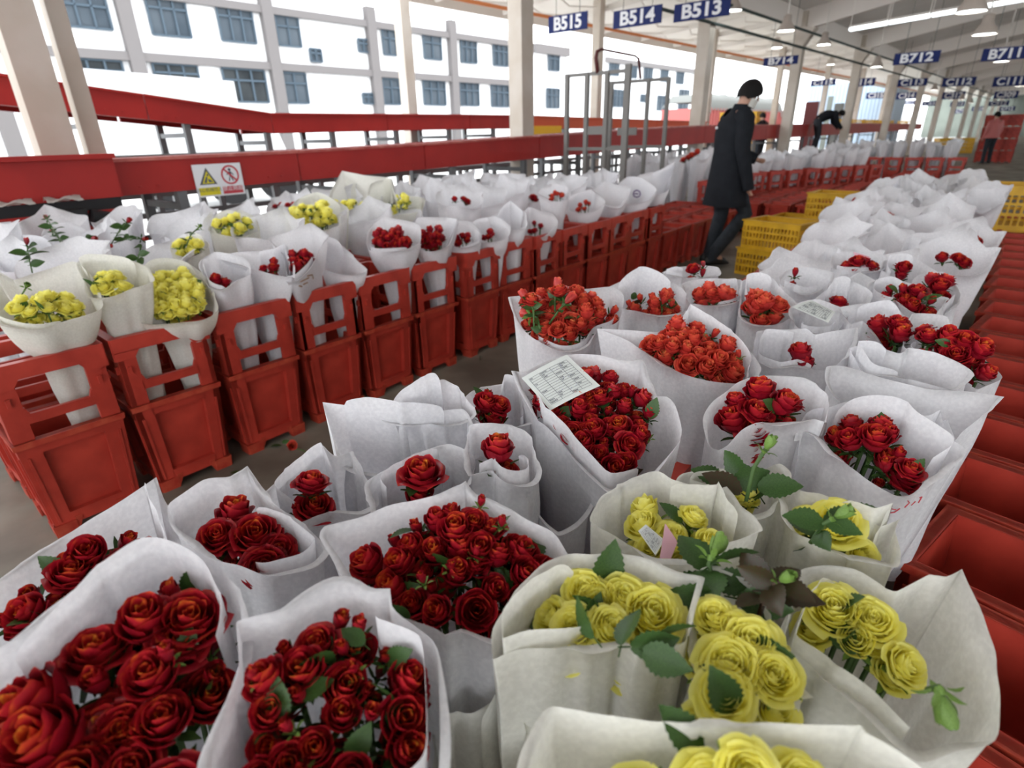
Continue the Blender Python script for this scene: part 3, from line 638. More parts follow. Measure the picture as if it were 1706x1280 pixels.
def wrap_mb(rim,base,br,seed,rows=14,wr=.006,inner=0,low=.0,flare=1.12):
    rr=random.Random(seed); mb=MB(); n=len(rim); c=sum(rim,Vector())/n
    k1=rr.randint(5,8); k2=rr.randint(9,14); p1=rr.random()*6; p2=rr.random()*6
    cr=[(rr.uniform(0,6.28),rr.uniform(-1,1)) for _ in range(3)]; ang=[math.atan2(p.y-c.y,p.x-c.x) for p in rim]
    def pt(i,s,inset=0):
        p=rim[i]; a=ang[i]; b=base+Vector((br*math.cos(a),br*math.sin(a),0))
        f=ff(s,flare)
        q=b+(p-b)*f; q.z=b.z+(p.z-b.z)*s
        o=Vector((math.cos(a),math.sin(a),0)); e=4*s*(1-s) if s<1 else 0
        g=sum(1.7*math.exp(-((math.remainder(a-ca-.25*s*cs,6.2832))/.055)**2) for ca,cs in cr)+.55*math.sin(k1*a+p1+2.2*s)+.45*math.sin(k2*a+p2-3*s)
        q+=o*(wr*g*(.35+e)*(.4+.8*s)*(1 if s<.97 else .6))
        q+=o*(.012*noise.noise(Vector((q.x*9,q.y*9,q.z*6+seed)))*e)
        q-=o*(inset*(.3+.7*s))
        return q
    body=[[pt(i,low+(1-low)*r/rows) for i in range(n)] for r in range(rows+1)]
    lip=[]
    for i in range(n):
        a=ang[i]; cu=.0045*(1+math.sin(3*a+p1)); lip.append(pt(i,1)+Vector((math.cos(a)*cu,math.sin(a)*cu,.002-.4*cu)))
    mb.grid(body+[lip],True)
    for q in range(inner):
        a0=rr.randint(0,n-1); L=int(n*rr.uniform(.28,.45)); hgt=rr.uniform(.006,.03); sub=[]
        for r in range(7):
            s=.45+.55*r/6; row=[]
            for j in range(L+1):
                i=(a0+j)%n; e=max(0,math.sin(math.pi*j/L))**.5
                p=pt(i,s,.010+.012*(1-e)); 
                if r==6: p=p+Vector((0,0,hgt*e))
                row.append(p)
            sub.append(row)
        mb.grid(sub)
    return mb
def plane_pt(x,y,Cn,tilt,dz=0):
    h=Vector((Cn.x,Cn.y,0)); h=h.normalized() if h.length>1e-6 else Vector((0,1,0))
    # points of the plane z = Cn.z + dz + tilt*((P-Cn).h)
    r=ray(x,y); den=r.z-tilt*r.dot(h); t=(Cn.z+dz-CAM_H-tilt*(Cn.dot(h)))/den
    return CAM+r*t
def inpoly(x,y,P):
    c=False; j=len(P)-1
    for i in range(len(P)):
        if (P[i][1]>y)!=(P[j][1]>y) and x<(P[j][0]-P[i][0])*(y-P[i][1])/(P[j][1]-P[i][1])+P[i][0]: c=not c
        j=i
    return c
DIA={'r':.044,'o':.042,'y':.054}
NB=[0]
def bouquet(label,rim,zc,kind='r',fl=None,big=(),flare=.72,xc=None,drop=.03,tilt=.35,group=None,dia=None,leaves=4,buds=.15,base=None,n=84,inner=1,two=True,shift=.5,mx=46,wr=.006,baselow=.34,grn=0,clip=True,half=0,grow=1):
    NB[0]+=1; sd=NB[0]; rr=random.Random(100+sd)
    cx=sum(p[0] for p in rim)/len(rim); cy=sum(p[1] for p in rim)/len(rim)
    if xc is not None: zc=CAM_H*(1-xc/onz(cx,cy,0).x)
    Cn=onz(cx,cy,zc)
    P=[plane_pt(cx+(x-cx)*grow,cy+(y-cy)*grow,Cn,tilt) for x,y in rim]
    rimv=closed_curve(P,n); cen=sum(rimv,Vector())/len(rimv)
    b=Vector((cen.x,cen.y,baselow)) if base is None else Vector((base[0],base[1],baselow))
    t=thing('rose_bouquet',label,'bouquet',b,0,group)
    mb=wrap_mb([p-b for p in rimv],Vector((0,0,0)),.055,sd,16,wr,inner,0,flare)
    obj('paper_wrap',mb,M['cream'] if kind=='y' else M['paper'],t,True)
    if fl:
        D=dia or DIA[kind]; fx=[p[0] for p in fl]; fy=[p[1] for p in fl]
        from mathutils.bvhtree import BVHTree
        bvh=BVHTree.FromPolygons([tuple(v+b) for v in mb.v],mb.f)
        fc=plane_pt(sum(fx)/len(fx),sum(fy)/len(fy),Cn,tilt,-drop)
        got=[]
        zr=sum(p.z for p in rimv)/len(rimv); R2=[(p.x,p.y) for p in rimv]
        def inside(p,mg):
            if not clip: return p
            for _ in range(14):
                s=max(.05,min(1,(p.z-b.z-mg*1.2)/(zr-b.z))); f=ff(s,flare)
                q=Vector((b.x+(p.x-b.x)/f,b.y+(p.y-b.y)/f))
                if inpoly(q.x,q.y,R2) and min(((q-Vector(a)).length for a in R2))*f>mg+.006: return p
                p=Vector((p.x+(b.x+(cen.x-b.x)*f-p.x)*.13,p.y+(b.y+(cen.y-b.y)*f-p.y)*.13,p.z))
            for _ in range(16):
                h=bvh.find_nearest(p-Vector((0,0,mg*.35)))
                if h[3] is None or h[3]>mg*1.05: break
                s=max(.05,min(1,(p.z-b.z)/(zr-b.z))); f=ff(s,flare); ax=Vector((b.x+(cen.x-b.x)*f,b.y+(cen.y-b.y)*f,p.z+.003))
                p=p+(ax-p)*.14
            return p
        for bx,by,bd in big:
            p=inside(plane_pt(bx,by,Cn,tilt,-drop),bd*.40); e=(p-fc)
            p=inside(p+Vector((0,0,.012-bd*.25)),bd*.43); got.append((p,bd)); place('rose',ROSE[kind][0],t,p,Vector((0,0,1))+e*3-Vector((cen.x,cen.y,0)).normalized()*.45,rr.random()*6,bd)
        bigp=[(q,s) for q,s in got]
        for layer in ((0,1) if two else (0,)):
            loc=[]
            for _ in range(900):
                x=rr.uniform(min(fx),max(fx)); y=rr.uniform(min(fy),max(fy))
                if not inpoly(x,y,fl): continue
                p=plane_pt(x,y,Cn,tilt,-drop)
                p=inside(p,D*.35)
                sp=D*(.60 if layer==0 else .70)
                if any((p-q).length<sp for q in loc) or (layer==0 and any((p-q).length<(D+s)*.38 for q,s in bigp)): continue
                loc.append(p)
                if len(loc)>=mx: break
            rad=max([(p-fc).length for p in loc]+[.04])
            for p in loc:
                e=(p-fc)/rad; up=.020*(1-e.length**2)
                axis=Vector((0,0,1))+e*.55+Vector((rr.uniform(-.3,.3),rr.uniform(-.3,.3),0))-Vector((cen.x,cen.y,0)).normalized()*.28
                isb=rr.random()<buds
                nm='rose_bud' if isb else 'rose'; me=rr.choice(ROSE[kind+'b'] if isb else (ROSE[kind][3:] if rr.random()<half else ROSE[kind]))
                s=D*rr.uniform(.82,1.18)*(.72 if isb else 1)
                q=p+Vector((0,0,up+rr.uniform(-.008,.008)-(.028 if layer else .0)-s*.25))
                q=inside(q,s*.43); got.append((q,s)); place(nm,me,t,q,axis,rr.uniform(0,6.28),s*1.0)
        for k in range(leaves):
            q,s=rr.choice(got); d=Vector((rr.uniform(-1,1),rr.uniform(-1,1),rr.uniform(.2,1.1)))
            leaf(t,q+Vector((rr.uniform(-.02,.02),rr.uniform(-.02,.02),.006)),d,rr.uniform(.026,.04) if kind!='y' else rr.uniform(.035,.055),rr,0 if rr.random()<.94 else 1)
        for k in range(grn):
            q,s=rr.choice(got); place('rose_bud',ROSE[kind+'g'][0],t,q+Vector((rr.uniform(-.02,.02),rr.uniform(-.02,.02),.022)),Vector((rr.uniform(-.4,.4),rr.uniform(-.4,.4),1)),rr.random()*6,D*.5)
        mb=MB()
        for q,s in got[:14]:
            a=q-b-Vector((0,0,.012)); z0=Vector((a.x*.12,a.y*.12,.02)); mb.tube([z0,z0.lerp(a,.5)*1.0,a],.0028,5)
        obj('stem_bunch',mb,M['stem'],t)
    t['cen']=0; del t['cen']
    return t,Cn,tilt
def spray(bt,p0,p1,kind='r',bud='g',s=.03,nl=4,ls=.05,seed=1,lk=0,lo=.25,hi=.8):
    """a long stem standing out of a bouquet: stem, leaves and a bud on top"""
    t=bt[0]; rr=random.Random(seed); mb=MB(); b=t.location
    mid=p0.lerp(p1,.5)+Vector((rr.uniform(-.008,.008),rr.uniform(-.008,.008),.01))
    pts=[p0-b,mid-b,p1-b]; mb.tube([p0-b,p0.lerp(mid,.5)-b,mid-b,mid.lerp(p1,.5)-b,p1-b],.0026,7); obj('stem',mb,M['stem'] if lk==0 else M['leafred'],t,True)
    for k in range(nl):
        q=lo+(hi-lo)*(k+.5)/max(1,nl); p=p0.lerp(mid,q*2) if q<.5 else mid.lerp(p1,q*2-1)
        a=k*2.4+seed; leaf(t,p,Vector((math.cos(a),math.sin(a),.25)),ls*rr.uniform(.8,1.15),rr,lk)
    if bud: place('rose_bud',ROSE[kind+bud][0],t,p1,(p1-mid),rr.random()*6,s)
# ------------------------------------------------------------------ near bouquets on the right-hand stand
FG='large rose bouquets in the foreground'
B=bouquet
B('big bouquet of open red-orange roses in the bottom left corner',[(-80,1150),(0,1085),(100,1010),(180,945),(250,906),(330,922),(390,978),(402,1080),(378,1180),(345,1300),(200,1420),(20,1400)],.945,'r',[(60,1230),(130,1130),(165,1060),(240,1015),(310,1005),(375,1020),(385,1100),(340,1230),(300,1330),(60,1330)],dia=.052,group=FG,leaves=12,buds=.15,grn=3,drop=.04,half=.4)
B('bouquet of small deep red roses at the bottom edge, left of the yellow ones',[(396,1040),(440,1026),(470,1019),(515,989),(553,970),(585,972),(619,991),(647,986),(652,1013),(685,1041),(720,1072),(729,1102),(731,1165),(727,1300),(560,1400),(380,1400),(345,1280),(370,1200),(400,1120)],.935,'r',[(368,1160),(410,1110),(490,1065),(560,1050),(625,1080),(705,1110),(710,1180),(690,1330),(350,1330)],dia=.036,group=FG,leaves=14,buds=.3,grn=8,drop=.035,mx=48,half=.8)
B('red rose bouquet at the left edge, mostly hidden behind the big corner one',[(-90,1030),(0,968),(120,888),(200,838),(258,798),(268,835),(285,880),(295,920),(240,970),(100,1060),(0,1110),(-90,1130)],.885,'r',[(-60,1050),(20,1000),(90,950),(150,905),(240,890),(240,930),(150,985),(60,1050),(-60,1090)],dia=.045,group=FG,leaves=6,buds=.25,drop=.03)
B('bouquet with one large open red rose, upper left of the foreground',[(282,845),(300,828),(340,802),(385,797),(411,780),(440,825),(480,860),(541,914),(520,938),(480,951),(447,957),(420,951),(375,937),(320,897),(290,872)],.90,'r',[(345,885),(390,868),(450,870),(490,895),(500,930),(470,960),(420,970),(370,940),(340,910)],dia=.042,group=FG,leaves=3,buds=.1,drop=.03,big=[(443,902,.058),(370,905,.046)])
B('widest red rose bouquet with around thirty roses, centre foreground',[(541,895),(548,878),(595,867),(658,843),(722,829),(767,812),(774,806),(790,828),(817,838),(864,862),(921,889),(943,921),(955,952),(952,984),(941,1016),(910,1050),(869,1068),(844,1069),(806,1060),(768,1049),(742,1055),(698,1038),(647,1016),(616,991),(578,948)],.915,'r',[(590,930),(640,905),(690,875),(745,865),(800,885),(860,890),(905,915),(915,965),(890,1020),(850,1065),(790,1065),(700,1045),(640,1000),(590,955)],dia=.036,group=FG,leaves=16,buds=.2,grn=7,drop=.03,inner=0,half=.7)
yb=B('yellow rose bouquet, lowest left of the yellow ones with broad green leaves',[(820,1103),(861,1086),(924,1080),(997,1072),(1035,1069),(1054,1077),(1065,1089),(1090,1081),(1121,1077),(1140,1072),(1147,1039),(1153,1010),(1160,965),(1120,955),(1050,930),(980,925),(930,935),(870,985),(825,1050)],.925,'y',[(870,1080),(900,1000),(945,945),(1010,955),(1080,975),(1125,1015),(1138,1070),(1065,1080),(1000,1078),(930,1085)],group=FG,leaves=9,buds=0,drop=.03,tilt=.12,dia=.042,big=[(992,1015,.05),(1042,1002,.052),(1095,1028,.058),(965,965,.045)])
y2=B('narrow yellow rose bouquet with a long bud standing out, right of the lowest yellow one',[(1170,1190),(1160,1040),(1163,962),(1200,950),(1250,975),(1283,1040),(1285,1070),(1300,1110),(1337,1148),(1293,1150),(1245,1163),(1204,1179)],.905,'y',[(1176,1180),(1178,1020),(1215,1010),(1270,1050),(1285,1080),(1310,1150),(1245,1175),(1200,1190)],group=FG,leaves=7,buds=0,drop=.0,tilt=.15,dia=.04,clip=False,big=[(1190,1040,.038),(1222,1060,.036),(1250,1082,.05),(1215,1118,.052),(1205,1165,.045),(1285,1135,.042)])
y3=B('yellow rose bouquet with a wide paper wing spread over the red buckets',[(1337,975),(1345,956),(1388,947),(1426,953),(1451,967),(1487,989),(1546,962),(1574,964),(1600,951),(1619,1007),(1641,1070),(1657,1133),(1667,1190),(1653,1231),(1587,1238),(1524,1250),(1440,1180),(1403,1149),(1350,1110),(1305,1075),(1318,1020)],.88,'y',[(1345,1000),(1390,990),(1450,1010),(1480,1040),(1510,1100),(1490,1110),(1430,1070),(1360,1030)],group=FG,leaves=3,buds=0,drop=.02,tilt=.15,base=(-.04,.50),dia=.042,big=[(1390,1025,.056),(1450,1045,.048)])
B('yellow rose bouquet cut by the bottom edge with a rolled white rim',[(878,1300),(905,1205),(930,1183),(1010,1195),(1170,1213),(1300,1210),(1435,1212),(1442,1224),(1480,1245),(1540,1290),(1500,1380),(1200,1420),(900,1400)],.945,'y',[(1068,1225),(1150,1222),(1280,1222),(1400,1225),(1400,1330),(1080,1330)],group=FG,leaves=3,buds=0,drop=.03,tilt=.1,dia=.046,inner=0,flare=1.0)
B('folded cream wrap low between the red and the yellow bouquets',[(728,1200),(796,1187),(838,1161),(853,1178),(890,1214),(905,1260),(880,1340),(780,1350),(728,1300)],.80,'y',None,group=FG,tilt=.0)
y4=B('yellow rose bouquet holding a printed slip and a pink slip',[(985,870),(991,850),(1010,829),(1042,812),(1062,798),(1098,788),(1121,801),(1168,815),(1202,818),(1205,812),(1222,840),(1247,858),(1266,884),(1215,905),(1162,927),(1136,932),(1105,931),(1073,922),(1048,908),(1015,890)],.90,'y',[(1066,880),(1072,845),(1110,860),(1130,880),(1180,885),(1190,915),(1140,935),(1090,930)],group=FG,leaves=2,buds=0,drop=.035,tilt=.22,dia=.042)
y5=B('yellow rose bouquet in front of the red ones with a tall single bud',[(1135,803),(1150,790),(1200,783),(1250,790),(1292,774),(1314,792),(1300,830),(1262,858),(1230,850),(1203,822),(1170,814)],.895,'y',[(1155,805),(1175,795),(1215,800),(1250,815),(1245,845),(1215,842),(1170,815)],group=FG,leaves=8,buds=0,drop=.02,tilt=.2,mx=8,dia=.036)
y6=B('yellow rose bouquet with one big rose at the right side of the yellow group',[(1293,806),(1318,801),(1334,819),(1369,826),(1420,850),(1464,879),(1497,866),(1490,890),(1498,920),(1486,938),(1451,930),(1403,921),(1356,905),(1327,886),(1315,863),(1310,840)],.90,'y',[(1318,865),(1345,862),(1400,872),(1450,880),(1452,925),(1400,922),(1340,895)],group=FG,leaves=5,buds=0,drop=.025,tilt=.25,mx=9,dia=.038,big=[(1415,897,.06)])
sl=B('red rose bouquet with a printed slip lying on its rim, centre',[(857,618),(879,620),(927,598),(958,592),(996,593),(1037,603),(1068,600),(1075,627),(1090,660),(1107,661),(1120,674),(1135,718),(1117,757),(1069,800),(1018,815),(990,795),(958,764),(927,729),(895,694),(876,658)],.93,'r',[(885,665),(930,635),(985,640),(1050,655),(1085,690),(1075,730),(1050,770),(1020,805),(985,785),(950,750),(910,710)],dia=.036,group=FG,leaves=14,buds=.25,grn=7,drop=.03,half=.7)
B('red rose bouquet, second from the right side, between the slip one and the right aisle',[(1179,730),(1182,690),(1215,650),(1258,629),(1334,630),(1369,651),(1379,662),(1374,705),(1356,699),(1337,702),(1293,704),(1261,706),(1236,718),(1213,743),(1198,751),(1184,745)],.915,'r',[(1190,728),(1200,702),(1240,678),(1300,662),(1318,690),(1295,698),(1245,705),(1210,735)],dia=.047,group=FG,leaves=3,buds=.1,drop=.024,inner=0)
hw=B('red rose bouquet with red handwriting on the wrap, beside the right aisle',[(1330,735),(1340,719),(1362,727),(1403,766),(1435,794),(1470,816),(1495,827),(1514,826),(1530,815),(1546,797),(1590,769),(1602,757),(1600,745),(1571,727),(1540,711),(1514,690),(1512,688),(1483,676),(1430,670),(1380,680),(1345,690)],.90,'r',[(1385,738),(1430,712),(1470,720),(1475,755),(1522,795),(1516,815),(1485,805),(1435,772)],dia=.043,group=FG,leaves=6,buds=.25,drop=.022,base=(-.10,.86))
B('empty looking white paper fan behind the bouquet with red handwriting',[(1384,640),(1384,612),(1410,611),(1483,634),(1540,648),(1609,652),(1666,660),(1635,693),(1590,733),(1578,700),(1540,712),(1460,690),(1400,670)],.90,'r',None,group=FG,tilt=.45,base=(-.1,1.05))
orl=B('orange rose bouquet with sprays standing above its rim, left side of the stand',[(852,495),(880,492),(940,486),(1015,478),(1034,491),(1036,513),(1028,537),(996,552),(977,574),(955,583),(927,582),(895,568),(873,551),(862,528)],.93,'o',[(872,530),(880,505),(930,490),(990,500),(1028,530),(990,560),(950,585),(905,572)],group=FG,leaves=8,buds=.15,drop=.0,grn=4,tilt=.55)
B('long orange rose bouquet leaning to the right behind the slip bouquet',[(995,549),(1044,568),(1085,593),(1117,612),(1148,628),(1180,636),(1211,639),(1259,639),(1257,627),(1262,611),(1237,579),(1180,538),(1149,519),(1139,532),(1104,553),(1041,551)],.925,'o',[(1040,568),(1090,565),(1145,550),(1190,565),(1240,610),(1205,640),(1150,628),(1090,595)],group=FG,leaves=6,buds=.2,drop=.005,grn=6)
B('orange rose bouquet directly behind the sprays, with small green leaves',[(1036,514),(1015,482),(1063,460),(1100,466),(1134,480),(1143,500),(1140,519),(1101,525),(1063,519)],.93,'o',[(1040,512),(1070,505),(1120,500),(1135,518),(1100,528),(1060,522)],group=FG,leaves=6,buds=.2,drop=.0,grn=3)
B('orange rose bouquet in a tall wrap, third back at the left edge of the stand',[(1144,495),(1143,472),(1180,465),(1230,466),(1235,480),(1231,501),(1211,506),(1180,509),(1150,506)],.93,'o',[(1148,500),(1180,490),(1222,492),(1225,505),(1180,512),(1152,508)],group=FG,leaves=2,buds=.1,drop=.0,grn=2)
B('red-orange rose bouquet right of the tall wrap with a full cluster of roses',[(1234,524),(1238,470),(1262,462),(1287,465),(1306,488),(1332,514),(1330,524),(1300,539),(1275,542),(1249,538)],.93,'o',[(1240,525),(1245,500),(1270,495),(1295,510),(1305,535),(1275,545),(1250,540)],group=FG,leaves=2,buds=.1,drop=.0,dia=.047)
B('tall closed white wrap with a pointed corner at the left end of the stand',[(538,672),(600,680),(640,688),(677,692),(769,683),(784,715),(790,760),(750,770),(680,790),(600,785),(565,755)],.905,'r',None,group=FG,tilt=.6,base=(-.66,.50))
B('white paper fan standing behind the pointed wrap',[(633,686),(680,660),(734,634),(765,650),(777,668),(788,690),(760,705),(700,708),(650,702)],.93,'r',None,group=FG,tilt=.7,base=(-.66,.66))
B('red rose bouquet with a folded front, left end behind the large open rose',[(445,824),(500,774),(538,745),(556,764),(584,756),(612,800),(624,838),(600,852),(560,850),(530,860),(498,872),(470,850)],.885,'r',[(490,850),(498,825),(520,822),(525,850),(505,868)],group=FG,leaves=1,buds=0,drop=.005,dia=.05,mx=4)
B('white wrap with one red rose showing, just behind the widest bouquet',[(617,805),(639,788),(702,756),(747,743),(788,759),(791,775),(778,802),(750,820),(718,832),(671,845),(630,850)],.895,'r',[(660,838),(675,822),(705,820),(712,838),(690,848)],group=FG,leaves=1,buds=0,drop=.0,dia=.05,mx=3)
B('white wrap rolled round a few red roses, right behind the widest bouquet',[(782,712),(816,707),(861,715),(886,733),(888,765),(895,781),(890,798),(864,808),(835,801),(822,786),(804,787),(786,790),(780,750)],.91,'r',[(792,770),(815,765),(840,780),(850,805),(820,802),(795,790)],group=FG,leaves=1,buds=0,drop=.0,mx=6)
B('red rose bouquet peeping out left of the slip bouquet',[(776,664),(800,648),(835,642),(843,626),(862,632),(875,660),(885,700),(850,712),(815,708),(782,716)],.905,'r',[(780,690),(790,668),(820,660),(830,685),(850,708),(810,712)],group=FG,leaves=2,buds=.1,drop=.0,mx=7)
B('crumpled grey-white wrap wedged below the slip bouquet',[(880,700),(905,712),(950,770),(985,810),(990,830),(960,870),(930,885),(895,850),(888,790)],.83,'r',None,group=FG,tilt=.1,wr=.012)
B('white wrap with a turned-down collar behind the red bouquet at the right',[(1255,596),(1264,554),(1300,551),(1343,549),(1356,559),(1390,552),(1426,546),(1416,580),(1384,618),(1346,613),(1324,608),(1290,612)],.92,'r',[(1318,606),(1345,604),(1348,614),(1324,612)],group=FG,leaves=0,buds=0,drop=-.0,mx=3)
B('red rose bouquet between two folded sheets near the right aisle',[(1400,514),(1440,507),(1479,504),(1495,515),(1537,574),(1510,592),(1478,583),(1458,556),(1438,536),(1418,542)],.93,'r',[(1455,552),(1480,545),(1500,560),(1510,588),(1482,582)],group=FG,leaves=2,buds=.1,drop=.0)
B('red rose bouquet in a wide cone pointing over the right aisle',[(1505,575),(1524,524),(1576,528),(1590,558),(1629,592),(1668,630),(1629,650),(1600,634),(1560,612),(1520,590)],.915,'r',[(1525,550),(1560,552),(1600,590),(1645,605),(1630,625),(1580,600),(1530,585)],group=FG,leaves=1,buds=.15,drop=-.012)
B('double white wrap folded flat in front of the aisle cone',[(1417,582),(1450,576),(1500,590),(1507,588),(1514,581),(1560,590),(1612,617),(1588,647),(1540,640),(1490,626),(1440,620)],.925,'r',None,group=FG,tilt=.4)
B('red rose bouquet with green leaf tips, fourth from the near end at the right',[(1448,486),(1452,472),(1481,463),(1514,473),(1552,490),(1575,496),(1557,527),(1520,520),(1493,501),(1465,496)],.93,'r',[(1462,494),(1490,487),(1535,490),(1550,505),(1510,505)],group=FG,leaves=7,buds=.3,drop=.0)
B('red rose bouquet in a rounded wrap at the right corner of the stand',[(1521,471),(1531,459),(1555,456),(1575,457),(1598,488),(1595,503),(1567,527),(1556,505),(1535,490)],.925,'r',[(1538,480),(1555,470),(1572,480),(1570,500),(1552,498)],group=FG,leaves=2,buds=.3,drop=.0)
B('red rose bouquet with a few roses behind the right corner one',[(1470,450),(1478,434),(1520,430),(1545,445),(1560,455),(1530,470),(1500,468)],.93,'r',[(1478,455),(1500,450),(1517,458),(1495,466)],group=FG,leaves=0,buds=.1,drop=.0,mx=7)
pk=B('white bouquet holding a pink slip above its red roses',[(1388,446),(1392,424),(1430,420),(1470,425),(1475,447),(1450,452),(1410,452)],.93,'r',[(1405,447),(1440,440),(1462,446),(1430,452)],group=FG,leaves=0,buds=.1,drop=.0,mx=6)
B('white bouquet with a printed slip sheet, between the orange and the right ones',[(1320,516),(1335,505),(1365,500),(1410,520),(1400,545),(1370,556),(1330,548)],.925,'r',None,group=FG,tilt=.5)
B('white bouquet with red rose tips behind the slip sheet',[(1362,502),(1385,478),(1420,470),(1450,487),(1440,505),(1400,515)],.93,'r',[(1365,502),(1385,505),(1395,511),(1375,511)],group=FG,leaves=0,buds=.2,drop=-.01,mx=5)
B('white bouquet with two red buds at its lip, in the fourth row',[(1300,475),(1312,452),(1350,447),(1385,455),(1375,478),(1340,490)],.93,'r',[(1312,466),(1325,466),(1326,474),(1312,473)],group=FG,leaves=0,buds=.9,drop=-.01,mx=3)
B('white bouquet with faint red roses at the far left of the fourth row',[(1105,455),(1120,448),(1160,443),(1195,446),(1195,458),(1150,463)],.93,'r',[(1150,456),(1190,450),(1194,458),(1155,461)],group=FG,leaves=0,buds=.2,drop=-.01,mx=6)
# long stems and slips of the near bouquets
def up(p,dz,dx=0,dy=0): return p+Vector((dx,dy,dz))
p=onz(1243,835,.90); q=ony(1276,748,p.y+.02); spray(y5,p,q,'y','g',.026,0,.05,3)
for k,(x,y,kd) in enumerate(((1218,806,0),(1245,800,0),(1262,812,0),(1235,822,1))): leaf(y5[0],onz(x,y,.905),Vector(((-1)**k*.8,.5-.2*k,.35)),.055,R,kd)
p=onz(1190,975,.90); q=ony(1188,925,p.y+.01); spray(y2,p,q,'y','g',.034,5,.058,4,0,.0,.5)
p=onz(1262,1035,.90); q=onz(1300,968,.945); spray(y2,p,q,'y','g',.022,8,.045,8,1,.2,.95)
for x,y,dx,dy in ((1228,998,1,.1),(1195,1005,-.6,-.5),(1215,975,.8,.6)): leaf(y2[0],onz(x,y,.91),Vector((dx,dy,.2)),.052,R,0)
for x,y,dx,dy in ((1035,1075,-.2,.9),(1050,1078,.9,.5),(990,1062,-.9,.4),(1070,1085,1,-.1),(1085,1072,.4,.8)): leaf(yb[0],onz(x,y,.932),Vector((dx,dy,.25)),.044,R,0)
p=onz(1350,905,.90); q=onz(1392,862,.94); spray(y6,p,q,'y','g',.028,5,.045,9,0,.1,.7)
p=onz(1545,1150,.895); q=onz(1568,1160,.90); spray(y3,p,q,'y','g',.034,0,.04,10)
for k,(x0,y0,x1,y1,nl) in enumerate(((890,545,879,500,3),(925,535,927,485,4),(915,540,942,505,3),(950,540,972,523,3),(900,548,882,525,3))):
    p=onz(x0,y0,.93); spray(orl,p,ony(x1,y1,p.y+.03),'o','b' if k<4 else 'g',.042,nl,.032,20+k)
    place('rose',ROSE['o'][k%6],orl[0],ony(x1,y1,p.y+.03)+Vector((.012,0,-.01)),Vector((.1*(-1)**k,-.2,1)),k,.042) if k in (0,1,3) else None
def ink(bt,lines,wd,m,name,label=None):
    """marks written on a wrap: thin strokes lying on its outer face"""
    from mathutils.bvhtree import BVHTree
    t=bt[0]; w_=[c for c in t.children if c.name.startswith('paper_wrap')][0].data
    bv=BVHTree.FromPolygons([tuple(v.co+t.location) for v in w_.vertices],[tuple(p.vertices) for p in w_.polygons]); mb=MB()
    for L_ in lines:
        pts=[]
        for (x0,y0),(x1,y1) in zip(L_,L_[1:]):
            for k in range(5):
                q=k/5; h=bv.ray_cast(CAM,ray(x0+(x1-x0)*q,y0+(y1-y0)*q).normalized())
                if h[0] is not None: pts.append(h[0]+(CAM-h[0]).normalized()*.0012-t.location)
        if len(pts)>3: mb.tube(pts,wd,5)
    if mb.v:
        o=obj(name,mb,M[m],t)
        if label: o['label']=label
def slip(label,c,m='slip',lines=True,name='paper_slip',seed=1):
    rr=random.Random(seed); o=sum(c,Vector())/4; t=thing(name,label,'paper',o); e=[q-o for q in c]; n=(e[1]-e[0]).cross(e[3]-e[0]).normalized()
    if n.z<0: n=-n
    def P(u,v,h=0):
        b=.06*math.sin(math.pi*u)*(e[1]-e[0]).length*.35
        return (e[0]*(1-u)+e[1]*u)*(1-v)+(e[3]*(1-u)+e[2]*u)*v+n*(h+b)
    mb=MB(); mb.grid([[P(i/8,j/8) for i in range(9)] for j in range(9)]); obj('sheet',mb,M[m],t,True)
    if lines:
        mb=MB(); lw=.006
        def seg(u0,v0,u1,v1,wd=lw):
            K=6
            for k in range(K):
                a=k/K; b=(k+1)/K; ua,va,ub,vb=u0+(u1-u0)*a,v0+(v1-v0)*a,u0+(u1-u0)*b,v0+(v1-v0)*b
                du,dv=(0,wd) if abs(u1-u0)>abs(v1-v0) else (wd,0)
                mb.quad(P(ua,va,.0007),P(ub,vb,.0007),P(ub+du,vb+dv,.0007),P(ua+du,va+dv,.0007))
        for k in range(14): seg(.08,.12+.06*k,.90,.12+.06*k)
        for u in (.08,.30,.52,.70,.90): seg(u,.12,u,.90)
        for k in range(13):
            for u0 in (.10,.32,.54,.72):
                if rr.random()<.5:
                    for j in range(rr.randint(2,5)):
                        u=u0+.026*j; mb.quad(*[P(a,b,.0008) for a,b in ((u,.137+.06*k),(u+.016,.137+.06*k),(u+.016,.165+.06*k),(u,.165+.06*k))])
        obj('printed_form',mb,M['ink'],t)
        mb=MB()
        for j in range(26):
            u=rr.choice((.58,.72,.40))+rr.uniform(-.05,.10); v=rr.choice((.2,.45,.7))+rr.uniform(-.06,.08)
            mb.quad(*[P(u+a,v+b,.0009) for a,b in ((0,0),(.012*rr.random(),.016),(.012*rr.random()+.005,.018),(.006,.0))])
        obj('handwriting',mb,M['blueink'],t)
    return t
C0=sl[1]
slip('white printed order slip lying on the rim of the centre red bouquet',[plane_pt(x,y,C0,.35,.014) for x,y in ((869,630),(944,591),(1000,643),(917,684))])
C0=y4[1]
slip('small printed slip tucked among the yellow roses',[plane_pt(x,y,C0,.6,.012) for x,y in ((1063,885),(1076,874),(1107,900),(1092,926))],seed=2)
slip('pink paper slip next to the small printed slip in the yellow bouquet',[plane_pt(x,y,C0,.7,.022) for x,y in ((1108,872),(1129,903),(1118,931),(1099,931))],'pink',False)
slip('pink slip curled above the white bouquet far down the stand',[plane_pt(x,y,pk[1],.9,.02) for x,y in ((1421,420),(1449,428),(1456,446),(1436,446))],'pink',False)
slip('printed slip sheet lying on a white bouquet right of the orange roses',[onz(x,y,.955) for x,y in ((1320,512),(1352,500),(1392,520),(1380,538))],seed=3)
